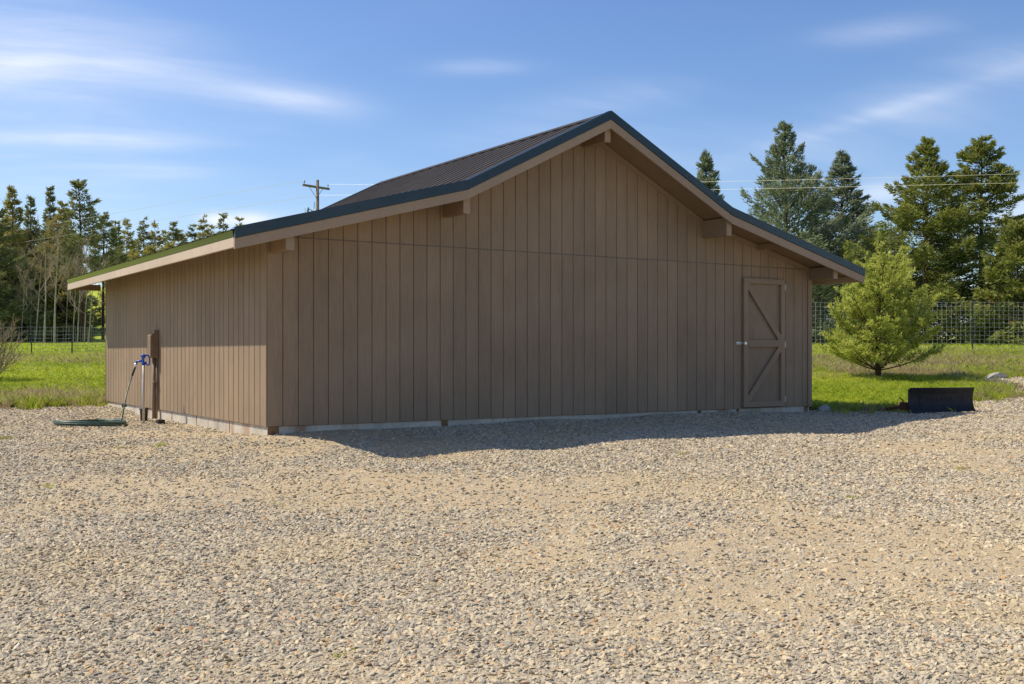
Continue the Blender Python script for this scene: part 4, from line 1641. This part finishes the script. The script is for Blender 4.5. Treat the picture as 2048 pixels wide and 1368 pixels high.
def edge_tufts(n, x0, x1, y0, y1, hmin, hmax, wid):
    """taller tufts straggling along the line where sward meets stones"""
    cx = rng.uniform(x0, x1, n)
    cy = rng.uniform(y0, y1, n)
    g0 = gravel_mask(cx, cy)
    near = np.zeros(n, bool)
    for dx, dy in ((.5, 0), (-.5, 0), (0, .5), (0, -.5)):
        near |= gravel_mask(cx + dx, cy + dy) != g0
    bx_, by_ = w2b(cx, cy)
    near &= ~((bx_ > -.15) & (bx_ < WID + .15) & (by_ > -.15) & (by_ < DEP + .15))
    near &= rng.random(n) < np.where(g0, .12, .8)
    cx, cy = cx[near], cy[near]
    k = 26
    x_ = np.repeat(cx, k) + rng.normal(size=len(cx) * k) * .05
    y_ = np.repeat(cy, k) + rng.normal(size=len(cx) * k) * .05
    m = len(x_)
    sc = np.repeat(rng.uniform(.35, 1, len(cx)), k)
    h = (hmin + (hmax - hmin) * rng.random(m)) * sc
    b = rng.uniform(0, 2 * np.pi, m)
    a = rng.uniform(0, 2 * np.pi, m)
    lean = rng.uniform(.15, .9, m) * h
    isdry = np.repeat(rng.random(len(cx)) < .3, k) | (rng.random(m) < .12)
    p = np.stack([x_, y_, H(x_, y_) - .01], -1)
    s_ = np.stack([np.cos(a), np.sin(a), np.zeros(m)], -1) * (wid / 2 * rng.uniform(.6, 1.2, m))[:, None]
    l_ = np.stack([np.cos(b) * lean, np.sin(b) * lean, h], -1)
    mid = p + l_ * np.array([.35, .35, .6])
    v = np.stack([p - s_, p + s_, mid + s_ * .7, p + l_, mid - s_ * .7], 1).reshape(-1, 3)
    return v, np.repeat(np.clip(.4 + rng.normal(size=m) * .25, 0, 1), 5), np.repeat(isdry.astype(float), 5)


def weeds(spots):
    out = []
    for wx, wy, hh, n in spots:
        x_ = wx + rng.normal(size=n) * .035
        y_ = wy + rng.normal(size=n) * .035
        h = hh * rng.uniform(.4, 1, n)
        b = rng.uniform(0, 2 * np.pi, n)
        a = rng.uniform(0, 2 * np.pi, n)
        lean = rng.uniform(.4, 1.5, n) * h
        p = np.stack([x_, y_, H(x_, y_)], -1)
        s_ = np.stack([np.cos(a), np.sin(a), np.zeros(n)], -1) * .004
        l_ = np.stack([np.cos(b) * lean, np.sin(b) * lean, h], -1)
        mid = p + l_ * np.array([.35, .35, .6])
        v = np.stack([p - s_, p + s_, mid + s_ * .9, p + l_, mid - s_ * .9], 1).reshape(-1, 3)
        out.append((v, np.full(n * 5, .55), np.repeat((rng.random(n) < .35).astype(float), 5)))
    return tuple(np.concatenate([o_[i] for o_ in out]) for i in range(3))


G = []
G.append(weeds([(q_.x, q_.y, h_, n_) for q_, h_, n_ in ((at(320, 906, 12.4), .05, 40), (at(8, 890, 13.4), .06, 50), (at(690, 1290, 4.95), .03, 14), (at(235, 905, 12.4), .04, 26), (at(1360, 905, 12.2), .04, 16),
                                                       (at(560, 1010, 9.0), .03, 12), (at(1700, 1000, 9.4), .04, 20), (at(1925, 950, 11), .05, 26), (at(95, 980, 9.9), .04, 20), (at(250, 832, 15.9), .06, 40))]))
G.append(edge_tufts(9000, -16, -6, 17.5, 21.5, .08, .30, .011))
G.append(edge_tufts(16000, 4.8, 16, 17.8, 29, .07, .24, .011))
G.append(blades(100000, 4.8, 16, 18, 29, .05, .17, .012))
G.append(blades(70000, 5, 22, 28, 40, .08, .24, .016, .10))
G.append(blades(90000, -17, -5.5, 18.2, 27, .05, .19, .012))
G.append(blades(75000, -24, -7, 26, 45, .07, .20, .019, .03, wedge=(-.60, -.30)))
G.append(blades(60000, -60, -15, 45, 100, .12, .26, .05, .0, wedge=(-.58, -.34)))
G.append(blades(30000, 12, 40, 40, 75, .12, .26, .04, .0, wedge=(.25, .6)))
gv = np.concatenate([g[0] for g in G])
gt = np.concatenate([g[1] for g in G])
gd = np.concatenate([g[2] for g in G])
nb_ = len(gv) // 5
gme = np_mesh('grass', gv, np.arange(nb_ * 5).reshape(nb_, 5), mat_grass(), {'tint': gt, 'dry': gd})
tag(link('grass', gme), 'bright green spring grass with straw coloured old stalks', 'grass', kind='stuff')


# ------------------------------------------------------------------ gravel stones, scattered over a copy of the yard
def mat_stone():
    t = NT('gravel_stone')
    oi = t.n.new('ShaderNodeObjectInfo')
    n = t.noise(t.coord('Object'), 2.2, 4, .6)
    big = t.noise(t.pos(), .55, 4, .6)
    c = t.ramp(oi.outputs['Random'], [(0, (.24, .215, .185)), (.10, (.33, .30, .255)), (.30, (.41, .37, .31)), (.52, (.475, .42, .335)), (.72, (.52, .45, .33)), (.90, (.57, .50, .39)), (.955, (.52, .38, .22)), (.985, (.46, .26, .13)), (1, (.64, .60, .52))])
    c = t.mix(t.rng(big, .48, .66, 0, .45), c, (.53, .43, .265))
    v = t.ramp(n, [(.3, (.82, .79, .72)), (.7, (1.13, 1.09, .99))])
    t.bsdf(t.mix(1.0, c, v, 'MULTIPLY'), .85, t.bump(n, .4, .1), spec=.25)
    return t.m


sx0 = np.arange(-11.5, 14.01, .25)
sy0 = np.arange(2.2, 28.01, .25)
SX, SY = np.meshgrid(sx0, sy0)
SZ = H(SX, SY)
sidx = np.arange(SX.size).reshape(SX.shape)
sq = np.stack([sidx[:-1, :-1], sidx[:-1, 1:], sidx[1:, 1:], sidx[1:, :-1]], -1).reshape(-1, 4)
xf, yf = SX.ravel(), SY.ravel()
den = np.interp(yf, [2, 5, 8, 11, 14, 18, 24, 28], [4700, 4700, 3600, 2300, 1500, 950, 600, 400])
pm_ = patch(xf, yf)
den *= np.clip(1.25 - 7.0 * np.clip(pm_ - .47, 0, .3), .22, 1.2)
den *= gravel_mask(xf, yf)
den *= (np.abs(xf) < yf * .62 + .8)
bx, by = w2b(xf, yf)
den *= ~((bx > .0) & (bx < WID) & (by > .0) & (by < DEP))
size = np.interp(yf, [2, 6, 10, 15, 24], [.90, .95, 1.10, 1.25, 1.5])
stones_me = np_mesh('gravel_stones', np.stack([xf, yf, SZ.ravel()], -1), sq, None, {'density': den, 'size': size})
stones = tag(link('gravel_stones', stones_me), 'loose grey and tan crushed stones covering the yard', 'gravel', kind='stuff')

gn = bpy.data.node_groups.new('scatter_stones', 'GeometryNodeTree')
gn.interface.new_socket('Geometry', in_out='INPUT', socket_type='NodeSocketGeometry')
gn.interface.new_socket('Geometry', in_out='OUTPUT', socket_type='NodeSocketGeometry')
N, Lk = gn.nodes, gn.links
gi, go = N.new('NodeGroupInput'), N.new('NodeGroupOutput')
dist = N.new('GeometryNodeDistributePointsOnFaces')
Lk.new(gi.outputs[0], dist.inputs['Mesh'])
na = N.new('GeometryNodeInputNamedAttribute')
na.data_type = 'FLOAT'
na.inputs['Name'].default_value = 'density'
Lk.new(na.outputs['Attribute'], dist.inputs['Density'])
na2 = N.new('GeometryNodeInputNamedAttribute')
na2.data_type = 'FLOAT'
na2.inputs['Name'].default_value = 'size'
g2i = N.new('GeometryNodeGeometryToInstance')
stone_m = mat_stone()
for i in range(10):
    r_ = random.Random(300 + i)
    ico = N.new('GeometryNodeMeshIcoSphere')
    ico.inputs['Radius'].default_value = 1.0
    ico.inputs['Subdivisions'].default_value = 2
    nz = N.new('ShaderNodeTexNoise')
    nz.noise_dimensions = '4D'
    nz.inputs['W'].default_value = i * 3.7
    nz.inputs['Scale'].default_value = .85
    nz.inputs['Detail'].default_value = 2.0
    sub = N.new('ShaderNodeVectorMath')
    sub.operation = 'SUBTRACT'
    sub.inputs[1].default_value = (.5, .5, .5)
    Lk.new(nz.outputs['Color'], sub.inputs[0])
    scl = N.new('ShaderNodeVectorMath')
    scl.operation = 'SCALE'
    scl.inputs['Scale'].default_value = 1.9
    Lk.new(sub.outputs[0], scl.inputs[0])
    sp = N.new('GeometryNodeSetPosition')
    Lk.new(ico.outputs['Mesh'], sp.inputs['Geometry'])
    Lk.new(scl.outputs[0], sp.inputs['Offset'])
    tf = N.new('GeometryNodeTransform')
    tf.inputs['Scale'].default_value = (.0150 * r_.uniform(.9, 1.4), .0095 * r_.uniform(.85, 1.25), .0046 * r_.uniform(.7, 1.5))
    Lk.new(sp.outputs[0], tf.inputs['Geometry'])
    sm = N.new('GeometryNodeSetMaterial')
    sm.inputs['Material'].default_value = stone_m
    Lk.new(tf.outputs[0], sm.inputs['Geometry'])
    ss = N.new('GeometryNodeSetShadeSmooth')
    ss.inputs['Shade Smooth'].default_value = False
    Lk.new(sm.outputs[0], ss.inputs['Geometry'])
    Lk.new(ss.outputs[0], g2i.inputs[0])
iop = N.new('GeometryNodeInstanceOnPoints')
Lk.new(dist.outputs['Points'], iop.inputs['Points'])
Lk.new(g2i.outputs[0], iop.inputs['Instance'])
iop.inputs['Pick Instance'].default_value = True
ri = N.new('FunctionNodeRandomValue')
ri.data_type = 'INT'
[s for s in ri.inputs if s.name == 'Min' and s.type == 'INT'][0].default_value = 0
[s for s in ri.inputs if s.name == 'Max' and s.type == 'INT'][0].default_value = 9
ri.inputs['Seed'].default_value = 4
Lk.new([s for s in ri.outputs if s.type == 'INT'][0], iop.inputs['Instance Index'])
rr = N.new('FunctionNodeRandomValue')
rr.data_type = 'FLOAT_VECTOR'
rr.inputs[0].default_value = (-.65, -.65, 0)
rr.inputs[1].default_value = (.65, .65, 6.283)
rr.inputs['Seed'].default_value = 8
Lk.new(rr.outputs[0], iop.inputs['Rotation'])
rs = N.new('FunctionNodeRandomValue')
rs.data_type = 'FLOAT'
fl = [s for s in rs.inputs if s.type == 'VALUE']
fl[0].default_value = 0.0
fl[1].default_value = 1.0
rs.inputs['Seed'].default_value = 12
pw = N.new('ShaderNodeMath')
pw.operation = 'POWER'
Lk.new([s for s in rs.outputs if s.type == 'VALUE'][0], pw.inputs[0])
pw.inputs[1].default_value = 3.2
ma = N.new('ShaderNodeMath')
ma.operation = 'MULTIPLY_ADD'
Lk.new(pw.outputs[0], ma.inputs[0])
ma.inputs[1].default_value = 1.15
ma.inputs[2].default_value = .52
mm = N.new('ShaderNodeMath')
mm.operation = 'MULTIPLY'
Lk.new(ma.outputs[0], mm.inputs[0])
Lk.new(na2.outputs['Attribute'], mm.inputs[1])
Lk.new(mm.outputs[0], iop.inputs['Scale'])
Lk.new(iop.outputs[0], go.inputs[0])
md = stones.modifiers.new('scatter', 'NODES')
md.node_group = gn
